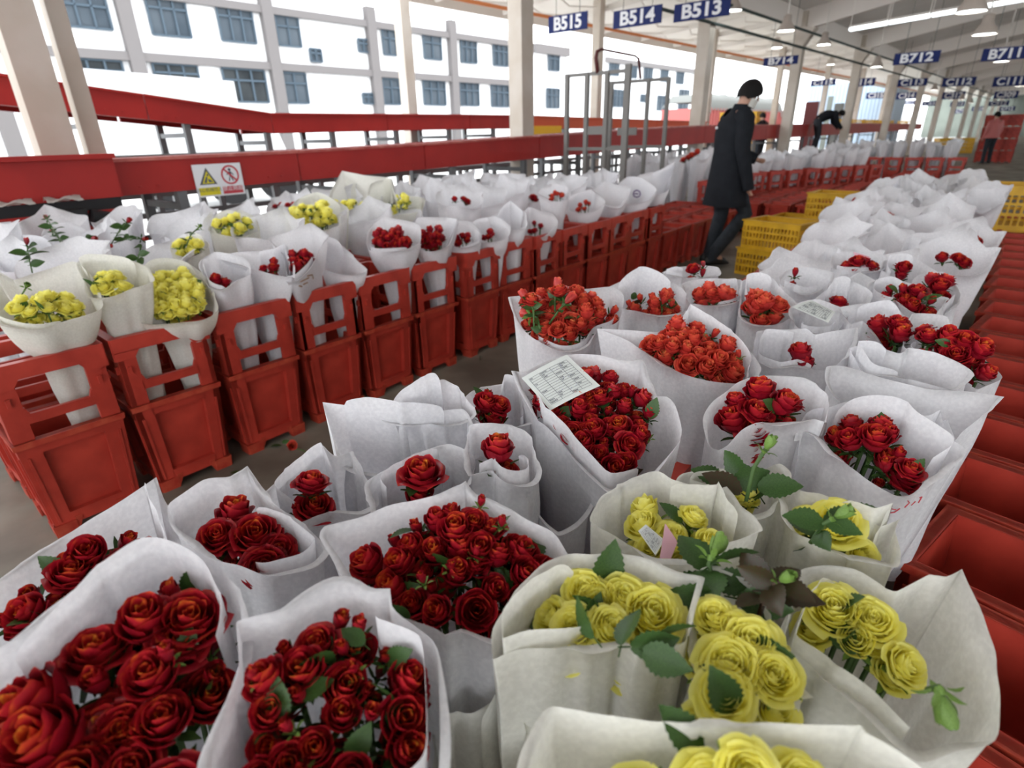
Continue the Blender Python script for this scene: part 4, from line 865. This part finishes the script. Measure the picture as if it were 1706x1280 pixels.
# ------------------------------------------------------------------ left stand, front row
def XL(): return -2.47+R.uniform(-.03,.0)
FLR=(.72,.42)
LG='bouquets in the front row of the left stand'
l1=B('yellow rose bouquet in the first left crate with a bud standing up',[(0,452),(2,524),(38,539),(72,540),(101,531),(135,521),(156,511),(154,494),(135,454),(116,444),(84,454),(59,461),(32,470)],.8,'y',[(12,530),(30,500),(70,500),(120,492),(130,515),(70,538)],group=LG,xc=XL(),flare=FLR,tilt=.45,grow=1.16,leaves=7,buds=0,drop=.0,n=60,mx=9)
l2=B('yellow rose bouquet with a pale slip, second from the near end of the left stand',[(156,490),(181,491),(211,481),(245,468),(240,455),(232,446),(211,438),(150,436),(137,442),(148,470)],.8,'y',[(150,470),(160,450),(180,458),(215,468),(200,482),(160,488)],group=LG,xc=XL(),flare=FLR,tilt=.45,grow=1.16,leaves=9,buds=0,drop=.0,n=60,mx=5)
B('full yellow rose bouquet over the second left crate',[(234,514),(240,530),(262,534),(300,531),(335,526),(353,512),(346,490),(332,465),(310,447),(280,442),(255,446),(238,465),(246,490)],.8,'y',[(248,470),(262,458),(305,460),(335,475),(347,505),(328,525),(270,532),(250,510)],group=LG,xc=XL(),flare=FLR,tilt=.45,grow=1.16,leaves=6,buds=0,drop=.005,n=60)
B('white wrap with a trace of red over the third left crate',[(340,440),(352,474),(372,478),(392,465),(412,456),(405,435),(385,428),(360,425)],.8,'r',[(355,472),(372,466),(376,476),(358,478)],group=LG,xc=XL(),flare=FLR,tilt=.45,grow=1.16,leaves=0,buds=0,drop=.01,n=48,mx=3)
B('white wrap opening to the right behind the third left crate',[(366,431),(396,438),(438,451),(460,456),(482,459),(481,440),(471,412),(455,419),(396,424)],.8,'r',[(438,448),(458,444),(462,454),(445,454)],group=LG,xc=XL(),flare=FLR,tilt=.45,grow=1.16,leaves=0,buds=0,drop=.01,n=48,mx=4)
st=B('red rose bouquet with a brown stain on its wrap, over the fourth left crate',[(476,424),(481,463),(495,461),(516,440),(533,405),(540,396),(514,378),(485,391),(455,400)],.8,'r',[(480,440),(490,425),(522,425),(515,445),(495,462),(482,460)],group=LG,xc=XL(),flare=FLR,tilt=.45,grow=1.16,leaves=2,buds=.1,drop=.01,n=48)
B('closed white wrap leaning right over the gap to the fifth left crate',[(535,403),(565,410),(593,436),(606,448),(590,455),(560,452),(540,440)],.8,'r',None,group=LG,xc=XL(),flare=FLR,tilt=.45,grow=1.16,n=48)
B('red rose bouquet in a round opening over the fifth left crate',[(619,412),(631,417),(656,416),(678,411),(694,401),(692,378),(665,370),(640,368),(622,385)],.8,'r',[(622,412),(632,390),(665,385),(682,400),(676,412),(640,416)],group=LG,xc=XL(),flare=FLR,tilt=.45,grow=1.16,leaves=1,buds=.1,drop=.012,n=48)
B('red rose bouquet in a tilted wrap over the sixth left crate',[(699,411),(720,415),(743,406),(758,370),(738,366),(700,367),(694,385)],.8,'r',[(700,408),(706,392),(730,384),(738,398),(725,412)],group=LG,xc=XL(),flare=FLR,tilt=.45,grow=1.16,leaves=1,buds=.1,drop=.012,n=48)
for k,(x,y,w_,h_,fl,lab) in enumerate(((772,392,26,18,1,'dusty pink wrap with a small slip beside the sixth left crate'),(812,384,28,20,1,'pinched white wrap with one dark rose over the seventh left crate'),(850,365,26,16,0,'white wrap with an upright fold over the eighth left crate'),(893,372,28,22,1,'white wrap leaning right over the ninth left crate'),(927,322,22,12,2,'tall straight wrap with orange buds near the end of the left row'),(975,338,26,16,2,'white wrap with brownish roses, left of the fan of wraps'),(1020,325,28,18,0,'first wide wrap of the fan at the end of the left row'),(1056,318,30,20,0,'wrap with a round violet sticker in the fan at the row end'),(1090,305,28,18,0,'last pointed wrap at the far end of the left row'))):
    pts=[]
    for j in range(10):
        a=2*math.pi*j/10; s=1+.18*R.uniform(-1,1)
        pts.append((x+w_*math.cos(a)*s,y+h_*math.sin(a)*s))
    if k in (2,8): pts[8 if k==2 else 9]=(x+(0 if k==2 else w_*1.1),y-h_*1.5)
    bb=B(lab,pts,.85,'r' if fl!=2 else 'o',[(x-w_*.5,y+h_*.75),(x-w_*.3,y+h_*.2),(x+w_*.3,y+h_*.2),(x+w_*.45,y+h_*.7)] if fl else None,group=LG,xc=XL()-(.06 if k>3 else 0),flare=FLR,tilt=.45,grow=1.16,leaves=1 if fl==2 else 0,buds=.1,drop=.012,n=40,mx=5,two=False)
    if k==7: ink(bb,[[(x+5+6*math.cos(a*.785),y+5+6*math.sin(a*.785)) for a in range(9)],[(x+1,y+5),(x+9,y+5)]],.007,'violet','sticker','round violet sticker')
p=onz(32,520,.81); spray(l1,p,ony(44,478,p.y+.02),'y','g',.03,4,.05,30,0,.0,.4)
p=onz(110,520,.81); spray(l1,p,onz(100,492,.85),'y',None,.03,6,.04,33,0,.2,1)
p=onz(232,468,.83); spray(l2,p,ony(236,408,p.y+.06),'y',None,.03,6,.055,31,0,.25,1)
p=onz(158,475,.83); spray(l2,p,ony(148,446,p.y),'y',None,.02,2,.04,32,1,.0,.3)
slip('pale slip lying in the second left yellow bouquet',[onz(x,y,.86) for x,y in ((160,458),(204,448),(212,474),(192,484))],'slip',True,seed=5)
ink(hw,[[(1474,856),(1490,854),(1502,846)],[(1482,848),(1496,850)],[(1507,846),(1515,838),(1512,834)],[(1518,842),(1527,834)],[(1530,838),(1536,828),(1531,830)]],.0008,'sign_r','handwriting','red handwriting')
ink(st,[[(500,470),(508,466),(516,462)],[(505,474),(514,470)],[(512,460),(520,458),(522,466)],[(498,476),(504,478)]],.004,'stain','stain','brown stain')
# ------------------------------------------------------------------ further bouquets: a few wraps, copied with their roses
def proto(k):
    rr=random.Random(900+k); n=36; asp=rr.uniform(.55,.95); r=rr.uniform(.105,.135); kd='r' if k%3 else 'o'
    tips=[rr.uniform(.5,2.6),rr.uniform(0,6.28)]; rim=[]
    for i in range(n):
        a=2*math.pi*i/n; d=1+.07*math.sin(3*a+k)+.05*math.sin(5*a+2*k)
        x=r*d*math.cos(a); y=r*asp*d*math.sin(a); z=.84+.06*math.sin(a)+.012*math.sin(4*a+k)
        for tp in tips:
            e=max(0,1-abs((a-tp+math.pi)%(2*math.pi)-math.pi)/.28); x*=1+.30*e; y*=1+.30*e; z+=.022*e
        rim.append(Vector((x,y,z)))
    fl=[]
    if k in (1,2,4,6):
        for j in range(rr.randint(3,6)):
            a=rr.uniform(3.4,6.0); q=rr.uniform(.2,.62); fl.append((rr.choice(ROSE[kd]),Vector((r*q*math.cos(a),r*asp*q*math.sin(a),.805+rr.uniform(-.01,.02))),rr.uniform(0,6)))
    return wrap_mb(rim,Vector((0,0,0)),.05,900+k,14,.008,1 if k%2 else 0,0,(.74,.48)).mesh('paper_wrap',M['paper'],True),fl
PR=[proto(k) for k in range(9)]
def far_bq(k,x,y,z,rz,label,group,s=1,flowers=True,tilt=(0,0),mt=None,sx=1):
    me,fl=PR[k]; z=max(.02,z-.24*s); sz=s; tilt=(tilt[0]*.6,tilt[1]*.6)
    t=thing('rose_bouquet',label,'bouquet',(x,y,z),rz,group); t.rotation_euler=(tilt[0],tilt[1],rz); t.scale=(s*sx,s*sx,sz)
    put('paper_wrap',me,t)
    if flowers:
        for rm,p,sp in fl:
            o=put('rose',rm,t); m=Matrix.Diagonal((1/(s*sx),1/(s*sx),1/sz))@frame(Vector((p.x,p.y-.02,.12)),sp)*.045; m=m.to_4x4(); m.translation=p; o.matrix_local=m
    return t
G2='white wrapped bouquets behind the front row of the left stand'
for j in range(1,5):
    for i in range(13):
        y=.62+.39*i+R.uniform(-.05,.05)+(.15 if j%2 else 0); x=-2.62-.40*j+R.uniform(-.05,.05)
        far_bq(R.randrange(9),x,y,.30+R.uniform(-.03,.03)-.01*j,R.uniform(-.7,.7)+.5,'white bouquet on the left stand, %s row from the aisle, %s from the near end'%(ORD[j+1],ordn(i+1)),G2,R.uniform(.95,1.10),R.random()<.4,(R.uniform(-.15,.15),R.uniform(-.15,.15)),sx=R.uniform(1.15,1.4))
G3='white wrapped bouquets far down the right-hand stand'
n=0
for i in range(9):
    y=2.05+.38*i
    for j in range(3):
        x=-.49+.24*j+R.uniform(-.04,.04)-(.018*i)
        if i<2 and j==2: continue
        n+=1; far_bq(R.randrange(9),x,y+R.uniform(-.05,.05),.275+R.uniform(-.03,.02),R.uniform(-.6,.6)-.2,'white bouquet on the right stand, %s row past the orange roses, %s from left'%(ordn(i+1),ORD[j+1]),G3,R.uniform(.92,1.04),R.random()<.35,(R.uniform(-.15,.15),R.uniform(-.15,.15)))
G4='white bouquets lying piled at the far end of the right-hand stand'
for i in range(5):
    for j in range(3):
        far_bq(R.choice((0,3,5,7,8)),-.58+.29*j+R.uniform(-.05,.05),5.5+.52*i+R.uniform(-.1,.1),.21+R.uniform(-.02,.03),R.uniform(-1,1),'white bouquet piled at the far right stand end, %s row, %s from left'%(ORD[i+1],ORD[j+1]),G4,R.uniform(.95,1.05),False,(R.uniform(-.3,.3),R.uniform(-.3,.3)))
G5='white bouquets in the blocks beyond the left stand'
def block(x0,x1,y0,y1,nx,ny,what,z=.30,s=1.05):
    for j in range(nx):
        for i in range(ny):
            far_bq(R.randrange(9),x0+(x1-x0)*(j+.5)/nx+R.uniform(-.06,.06),y0+(y1-y0)*(i+.5)/ny+R.uniform(-.06,.06),z+R.uniform(-.03,.03),R.uniform(-3,3),'white bouquet, %s, %s file, %s along'%(what,ORD[j+1],ordn(i+1)),G5,s*R.uniform(.95,1.1),False,(R.uniform(-.15,.15),R.uniform(-.15,.15)))
block(-3.3,-4.7,8.5,10.1,3,5,'block behind the steel trolley',.33)
n=0
for j in range(3):
    for i in range(10):
        q=(i+.5)/10; far_bq(R.randrange(9),-3.1+1.35*q-.33*(j+.3)+R.uniform(-.05,.05),10.6+2.8*q+.16*(j+.3)+R.uniform(-.05,.05),.28+R.uniform(-.03,.03),R.uniform(-3,3),'white bouquet in the block beyond the walking person, %s row, %s along'%(ORD[j+1],ORD[i+1]),G5,R.uniform(.98,1.1),False,(R.uniform(-.15,.15),R.uniform(-.15,.15)))
for j in range(3):
    for i in range(8):
        far_bq(R.randrange(9),-3.0+.33*i+R.uniform(-.05,.05),16.95+.38*j+R.uniform(-.06,.06),.28+R.uniform(-.03,.05),R.uniform(-3,3),'white bouquet in the block far down the hall, %s row, %s from the left'%(ORD[j+1],ORD[i+1]),G5,R.uniform(1.0,1.15),False,(R.uniform(-.15,.15),R.uniform(-.15,.15)))
for i in range(4): crate(-3.0,8.55+.39*i,0,'red flower crate under the bouquets behind the steel trolley, %s along'%ORD[i+1],'red crates of the far blocks')
for i in range(8): crate(-3.1+1.35*i/7.0,10.6+2.8*i/7.0,-.45,'red flower crate before the block beyond the walking person, %s from its near end'%ordn(i+1),'red crates of the far blocks')
for i in range(7): crate(-2.9+.40*i,16.8,R.uniform(-.05,.05),'red flower crate before the block far down the hall, %s from the left'%ordn(i+1),'red crates of the far blocks')
t=thing('loose_rose','orange red spray rose lying in the second far block','flower',(-3.35,8.45,.95))
for k in range(4): place('rose',ROSE['o'][k],t,t.location+Vector((.05*k-.08,.03*(k%2),.03*k)),Vector((.3*k-.4,-.3,1)),k,.09)
# yellow bouquets standing higher in the left stand
G6='yellow bouquets standing up out of the left stand'
B('tall yellow bouquet with many leaves standing up in the left stand',[(478,384),(482,350),(500,330),(530,322),(560,335),(580,350),(575,370),(545,382),(510,388)],.935,'y',[(480,380),(485,350),(520,335),(555,345),(570,370),(520,385)],group=G6,leaves=22,buds=0,drop=-.04,n=40,mx=12,dia=.065)
B('second tall yellow bouquet, right beside the first with an open sheet behind',[(545,365),(550,325),(570,285),(605,292),(652,298),(655,345),(625,360),(590,372)],.95,'y',[(548,362),(555,335),(600,330),(612,360),(580,372)],group=G6,leaves=18,buds=0,drop=-.04,n=40,mx=10,dia=.062)
B('cream wrap with leafy yellow buds right of the two tall yellow ones',[(610,340),(620,305),(652,298),(660,325),(705,330),(700,352),(660,358),(630,356)],.94,'y',[(655,350),(660,325),(695,330),(700,350)],group=G6,leaves=14,buds=.3,drop=-.04,n=40,mx=5,dia=.05)
B('yellow bouquet low in the left stand behind the full yellow one',[(350,385),(365,360),(400,350),(425,365),(430,385),(395,395)],.93,'y',[(358,386),(370,370),(410,362),(415,382),(385,390)],group=G6,leaves=8,buds=0,drop=-.02,n=40,mx=6)
b7=B('yellow roses in a white wrap left of the low yellow bouquet',[(285,420),(290,402),(320,392),(345,405),(340,420),(310,428)],.90,'y',[(292,415),(300,404),(330,404),(335,414),(310,420)],group=G6,leaves=6,buds=0,drop=-.02,n=40,mx=4)
p=onz(310,410,.93); spray(b7,p,ony(332,378,p.y),'y','g',.025,4,.04,50)
lb=B('white wrap with a leafy stem and dark bud, left edge of the left stand',[(0,410),(20,395),(70,398),(95,420),(80,450),(30,455),(0,450)],.87,'r',None,group=G2,n=40)
p=onz(54,455,.88); spray(lb,p,ony(45,408,p.y+.02),'r','b',.035,7,.062,51,0,.2,.85)
lc=B('white wrap with red buds on long stems behind the leafy one',[(70,400),(80,375),(120,372),(140,385),(130,405),(95,410)],.90,'r',None,group=G2,n=40)
for k,(a,b_,c,d) in enumerate(((105,412,78,364),(110,412,88,386),(120,412,152,398),(150,410,175,408),(185,408,212,370),(190,405,237,398))):
    p=onz(a,b_,.90); spray(lc,p,ony(c,d,p.y+.05),'r','b',.04,5,.05,60+k)
# yellow crates
for x,y,Y,rz,lab in ((1290,425,6.1,-.25,'lowest yellow lattice crate behind the walking person'),(1300,392,6.1,-.25,'yellow lattice crate of green stems, stacked behind the walking person'),(1340,352,8.3,-.1,'yellow lattice crate beyond the person with a white parcel on it'),(1435,315,11.5,0,'small yellow lattice crate far behind the right stand')):
    p=ony(x,y,Y); 
    if 'lowest' in lab: p.z=.0
    elif 'stacked' in lab: p.z=.27
    else: p.z=.0
    p=Vector((ony(x,y,Y).x,Y,p.z)); ycrate(p,rz,lab,1.0 if Y<8 else 1.15)
ycrate(Vector((-1.30,8.3,.31)),-.1,'upper yellow lattice crate beyond the person, on another one',1.15)
ycrate(Vector((.42,7.7,.0)),.05,'lower yellow lattice crate at the far right edge',1.5); ycrate(Vector((.42,7.7,.405)),.05,'upper yellow lattice crate at the far right edge',1.5)
# ------------------------------------------------------------------ people
def skin_mesh(name,joints,edges,mats,sub=2):
    import bmesh
    bm=bmesh.new(); lay=bm.verts.layers.skin.verify(); vs=[]
    for i,(p,r) in enumerate(joints):
        v=bm.verts.new(p); v[lay].radius=(r,r) if not isinstance(r,tuple) else r; v[lay].use_root=(i==0); vs.append(v)
    for a,b in edges: bm.edges.new((vs[a],vs[b]))
    me=bpy.data.meshes.new(name); bm.to_mesh(me); bm.free()
    me.materials.append(mats); return me
def person(label,loc,rz,pose,top='coat',leg='trouser',hair='hair',long=True,s=1):
    t=thing('person',label,'person',loc,rz)
    t.scale=(s,s,s)
    if pose=='walk':
        sp=[(0,0,.95),(0,.005,1.12),(0,.02,1.32),(0,.045,1.46),(.01,.075,1.54)]; hd=(.02,.115,1.622); hdir=Vector((.30,.85,-.38))
        arm={1:[(.185,.03,1.415),(.275,.00,1.15),(.265,.10,.84)],-1:[(-.185,.03,1.415),(-.26,.06,1.14),(-.16,.30,1.05)]}
        lg={1:[(.09,.0,.92),(.10,.20,.52),(.10,-.10,.10)],-1:[(-.09,0,.92),(-.095,.03,.50),(-.10,-.05,.09)]}
    elif pose=='bend':
        sp=[(0,-.12,.93),(0,.02,1.05),(0,.22,1.12),(0,.36,1.12),(0,.44,1.12)]; hd=(0,.54,1.10); hdir=Vector((0,.8,-.6))
        arm={1:[(.17,.33,1.12),(.22,.40,.88),(.16,.55,.72)],-1:[(-.17,.33,1.12),(-.22,.40,.88),(-.16,.55,.72)]}
        lg={1:[(.09,-.12,.9),(.10,-.05,.5),(.10,-.10,.09)],-1:[(-.09,-.12,.9),(-.10,-.05,.5),(-.10,-.10,.09)]}
    else:
        sp=[(0,0,.95),(0,0,1.12),(0,.01,1.32),(0,.02,1.46),(0,.03,1.54)]; hd=(0,.05,1.645); hdir=Vector((0,1,-.1))
        arm={1:[(.18,.01,1.41),(.24,.0,1.14),(.22,.10,.90)],-1:[(-.18,.01,1.41),(-.24,.0,1.14),(-.22,.10,.90)]}
        lg={1:[(.09,.0,.92),(.10,.02,.5),(.11,-.02,.09)],-1:[(-.09,0,.92),(-.10,.02,.5),(-.11,-.02,.09)]}
    J=[]; E=[]
    for i,p in enumerate(sp): J.append((p,(.12,.10,.125,.055,.048)[i])); 
    E+=[(i,i+1) for i in range(4)]
    J.append(((hd[0],hd[1]-.005,hd[2]),(.085,.10))); E.append((4,5)); h=Vector(hd)
    J.append((tuple(h+Vector((0,0,.075))),(.068,.082))); E.append((5,6))
    for sd in (1,-1):
        k=len(J); a=arm[sd]; J+= [(a[0],.062),(a[1],.042),(a[2],.028)]; E+=[(3,k),(k,k+1),(k+1,k+2)]
        d=(Vector(a[2])-Vector(a[1])).normalized(); side=d.cross(Vector((0,1,.3))).normalized()
        palm=Vector(a[2])+d*.07; J.append((tuple(palm),(.036,.018))); E.append((k+2,k+3))
        for f in range(4):
            q=palm+side*(-.028+.019*f)+d*(.030+.006*(f in (1,2)))
            q2=q+d*.03+Vector((0,.018,0)); J+= [(tuple(q),.0095),(tuple(q2),.008)]; n=len(J); E+=[(k+3,n-2),(n-2,n-1)]
        q=palm-d*.03+side*-.04+Vector((0,.02,0)); J+=[(tuple(q),.011),(tuple(q+d*.03+Vector((0,.012,0))),.009)]; n=len(J); E+=[(k+2,n-2),(n-2,n-1)]
        k=len(J); l=lg[sd]; J+=[(l[0],.085),(l[1],.052),(l[2],.036)]; E+=[(0,k),(k,k+1),(k+1,k+2)]
        f=Vector(l[2])+Vector((0,.12,-.045)); J.append((tuple(f),(.035,.028))); E.append((k+2,k+3))
    b=put('body',skin_mesh('body',J,E,M['skin']),t); m=b.modifiers.new('skin','SKIN'); m.use_smooth_shade=True; m2=b.modifiers.new('sub','SUBSURF'); m2.levels=m2.render_levels=2
    # face: nose, ears, eyes on the head, then hair and mask
    fd=hdir.normalized(); sx=fd.cross(Vector((0,0,1))).normalized(); uz=sx.cross(fd)
    mb=MB(); mb.hexa([h+fd*.085+sx*.012-uz*.025,h+fd*.085-sx*.012-uz*.025,h+fd*.08-sx*.006+uz*.02,h+fd*.08+sx*.006+uz*.02,h+fd*.108+sx*.009-uz*.02,h+fd*.108-sx*.009-uz*.02,h+fd*.09-sx*.004+uz*.02,h+fd*.09+sx*.004+uz*.02]); obj('nose',mb,M['skin'],t,True)
    for q in (1,-1):
        mb=MB(); c=h+sx*q*.083-uz*.005; mb.grid([[c+fd*(.022*math.cos(a)*k)+uz*(.034*math.sin(a)*k)+sx*q*.012*(1-k) for a in [6.2832*j/10 for j in range(10)]] for k in (.05,.6,1,.9)],True); obj('ear',mb,M['skin'],t,True)
        mb=MB(); c=h+fd*.088+sx*q*.032+uz*.012; mb.box(c,(.02,.006,.008),0,(sx,fd,uz)); obj('eye',mb,M['hair'],t)
    mb=MB(); rows=[]
    for i in range(9):
        th=.02+i/8*2.25; row=[]
        for j in range(20):
            a=2*math.pi*j/20; front=max(0,math.cos(a)); tt=min(th,1.15+.85*(1-front)**.6 if front>0 else 2.25-.35*abs(math.sin(a)))
            d=fd*math.cos(a)*math.sin(tt)*.117+sx*math.sin(a)*math.sin(tt)*.103+uz*(math.cos(tt)*.13)
            row.append(h+uz*.01+d*(1+.03*noise.noise(d*60)))
        rows.append(row)
    mb.grid(rows,True); obj('hair',mb,M[hair],t,True)
    if pose=='walk':
        mb=MB(); mb.grid([[h+fd*(.098*math.cos(a)+.004)+sx*.088*math.sin(a)-uz*(.02+.075*k/3) for a in [-1.3+2.6*j/10 for j in range(11)]] for k in range(4)]); mb.tube([h+fd*.02+sx*.09-uz*.035,h-fd*.0+sx*.096-uz*.005],.004,5); obj('face_mask',mb,M['mask'],t,True)
    # clothing
    mb=MB(); up=[Vector(p) for p in sp]
    if pose=='bend': prof=[(0,.19,.15),(.25,.20,.15),(.5,.215,.15),(.78,.21,.13),(.95,.12,.10),(1,.07,.07)]
    else: prof=[(-.62 if long else -.12,.275,.205),(-.35 if long else -.1,.25,.185),(0,.225,.165),(.3,.21,.155),(.6,.24,.16),(.80,.235,.15),(.93,.165,.115),(1.02,.10,.095),(1.2,.088,.09),(1.32,.083,.088)]
    rows=[]
    for q,a,bb in prof:
        x=max(0,q)*4*.75; i=min(int(x),3); f=x-i; c=up[i].lerp(up[i+1],f) if q>=0 else up[0]+Vector((0,-.02*q,q*.56))
        ax=(up[3]-up[0]).normalized() if q>=0 else Vector((0,0,1)); e1=Vector((1,0,0)); e2=ax.cross(e1)
        rows.append([c+e1*a*math.cos(th)*(1+.03*math.sin(5*th+7*q))+e2*bb*math.sin(th)*(1+.05*math.sin(4*th+5*q)) for th in [2*math.pi*j/28 for j in range(28)]])
    mb.grid(rows,True)
    for sd in (1,-1):
        a=[Vector(q) for q in arm[sd]]; pts=[a[0]+Vector((-.06*sd,0,.02)),a[0],a[0].lerp(a[1],.5),a[1],a[1].lerp(a[2],.5),a[2]+(a[2]-a[1])*.22]
        mb.tube(pts,[.085,.088,.078,.072,.062,.054],14,0,False)
    obj('coat' if long else 'jacket',mb,M[top],t,True)
    mb=MB()
    for sd in (1,-1):
        l=[Vector(q) for q in lg[sd]]; mb.tube([l[0]+Vector((-.02*sd,0,.08)),l[0],l[0].lerp(l[1],.5),l[1],l[1].lerp(l[2],.5),l[2],l[2]+Vector((0,.01,-.045))],[.10,.108,.092,.074,.068,.062,.064],14,0,False)
    obj('trousers',mb,M[leg],t,True)
    for sd in (1,-1):
        l=Vector(lg[sd][2]); mb=MB(); mb.grid([[l+Vector((w_*.05*math.cos(a),y_,-.085+ .06*hh*max(0,math.sin(a))+.0)) for a in [6.2832*j/12 for j in range(12)]] for y_,w_,hh in ((-.09,.3,.8),(-.07,.8,1.4),(.0,.9,1.5),(.09,1,.9),(.16,.9,.6),(.19,.4,.3))],True); obj('shoe',mb,M['shoe'],t,True)
    if pose=='walk':
        mb=MB()
        mb.tube([Vector((.03,-.17,1.335)),Vector((.03,-.185,1.335))],.012,8); obj('coat_button',mb,M['white'],t)
    return t
person('person in a long charcoal coat and dark jeans walking away along the aisle',(-2.10,6.35,0.004),-math.radians(48),'walk',s=1.025)
pp=ony(1645,255,29); person('person in a red top and dark trousers before the red crate stack far away',(pp.x,29,.004),.6,'stand','truckred','trouser',long=False)
pp=ony(1378,200,22.5); mb=MB(); mb.box((0,0,.0),(1.2,1.0,.08))
for a in (-.5,.5):
    for b in (-.4,.4): mb.box((a,b,-.32),(.05,.05,.56))
o=tag(obj('work_platform',mb,M['steel'],None,loc=(pp.x,22.65,.60)),'steel platform under the bending worker behind the conveyor','platform')
person('worker in dark clothes bending over behind the far red conveyor',(pp.x-.15,22.5,.645),-1.1,'bend','coat','trouser',long=False)
pp=ony(1437,190,24); person('dark figure standing by the yellow crates behind the far conveyor',(-6.85,24,.004),1.2,'stand','coat','trouser',long=False,s=1.08)
# ------------------------------------------------------------------ far crates
for i in range(5):
    for k in range(4):
        p=ony(1633+11.5*i,258,30); crate(p.x,30+.02*(i%2),.05*(i%3-1),'red bucket of the far stack, %s column, %s from the floor'%(ORD[i+1],ORD[k+1]),'far stack of red buckets',False,.42*k)
q=0
for X,Y,k in ((-5.28,30.5,1),(-5.28,34,1),(-5.28,37,1),(-5.28,38,1),(-5.28,42,1),(-5.28,43.2,1),(-5.28,44.4,1),(-5.28,52,1),(-5.28,54,2)):
    for j in range(k):
        q+=1; ycrate(Vector((X,Y,ntop(Y)[0]-.088+.275*j)),.0,'yellow lattice crate riding on the near conveyor, %s counted from the camera'%ORD[q])
p=ony(1585,250,40); ycrate(Vector((p.x,40,0)),.3,'large yellow lattice bin left of the far red bucket stack',2.7)
for j in range(3): ycrate(Vector((-7.8,24.5,.0+.66*j)),.0,'tall yellow lattice stack behind the far conveyor, %s from the floor'%ORD[j+1],2.4)
# ------------------------------------------------------------------ fallen leaves and blooms on the aisle floor
rr=random.Random(5)
FALL=[(452,745),(470,738),(395,790),(705,652),(745,640),(640,690),(560,735),(800,600),(690,662),(372,801)]
for k,(x,y) in enumerate(FALL):
    p=onz(x,y,.004); t=thing('fallen_leaf','green rose leaf on the aisle floor, %s counted from the camera'%ORD[1+sorted(FALL,key=lambda a:-a[1]).index((x,y))],'leaf',p,0,'leaves fallen on the aisle floor')
    o=leaf(t,p+Vector((0,0,.003)),Vector((rr.uniform(-1,1),rr.uniform(-1,1),.02)),.05,rr)
p=onz(486,743,.02); t=thing('fallen_rose','small orange rose with its stem fallen on the aisle floor','flower',p); place('rose',ROSE['o'][1],t,p,Vector((.8,-.2,.5)),0,.04)
mb=MB(); mb.tube([(0,0,-.012),(.05,.02,-.015),(.09,.02,-.016)],.0025,6); obj('stem',mb,M['stem'],t)
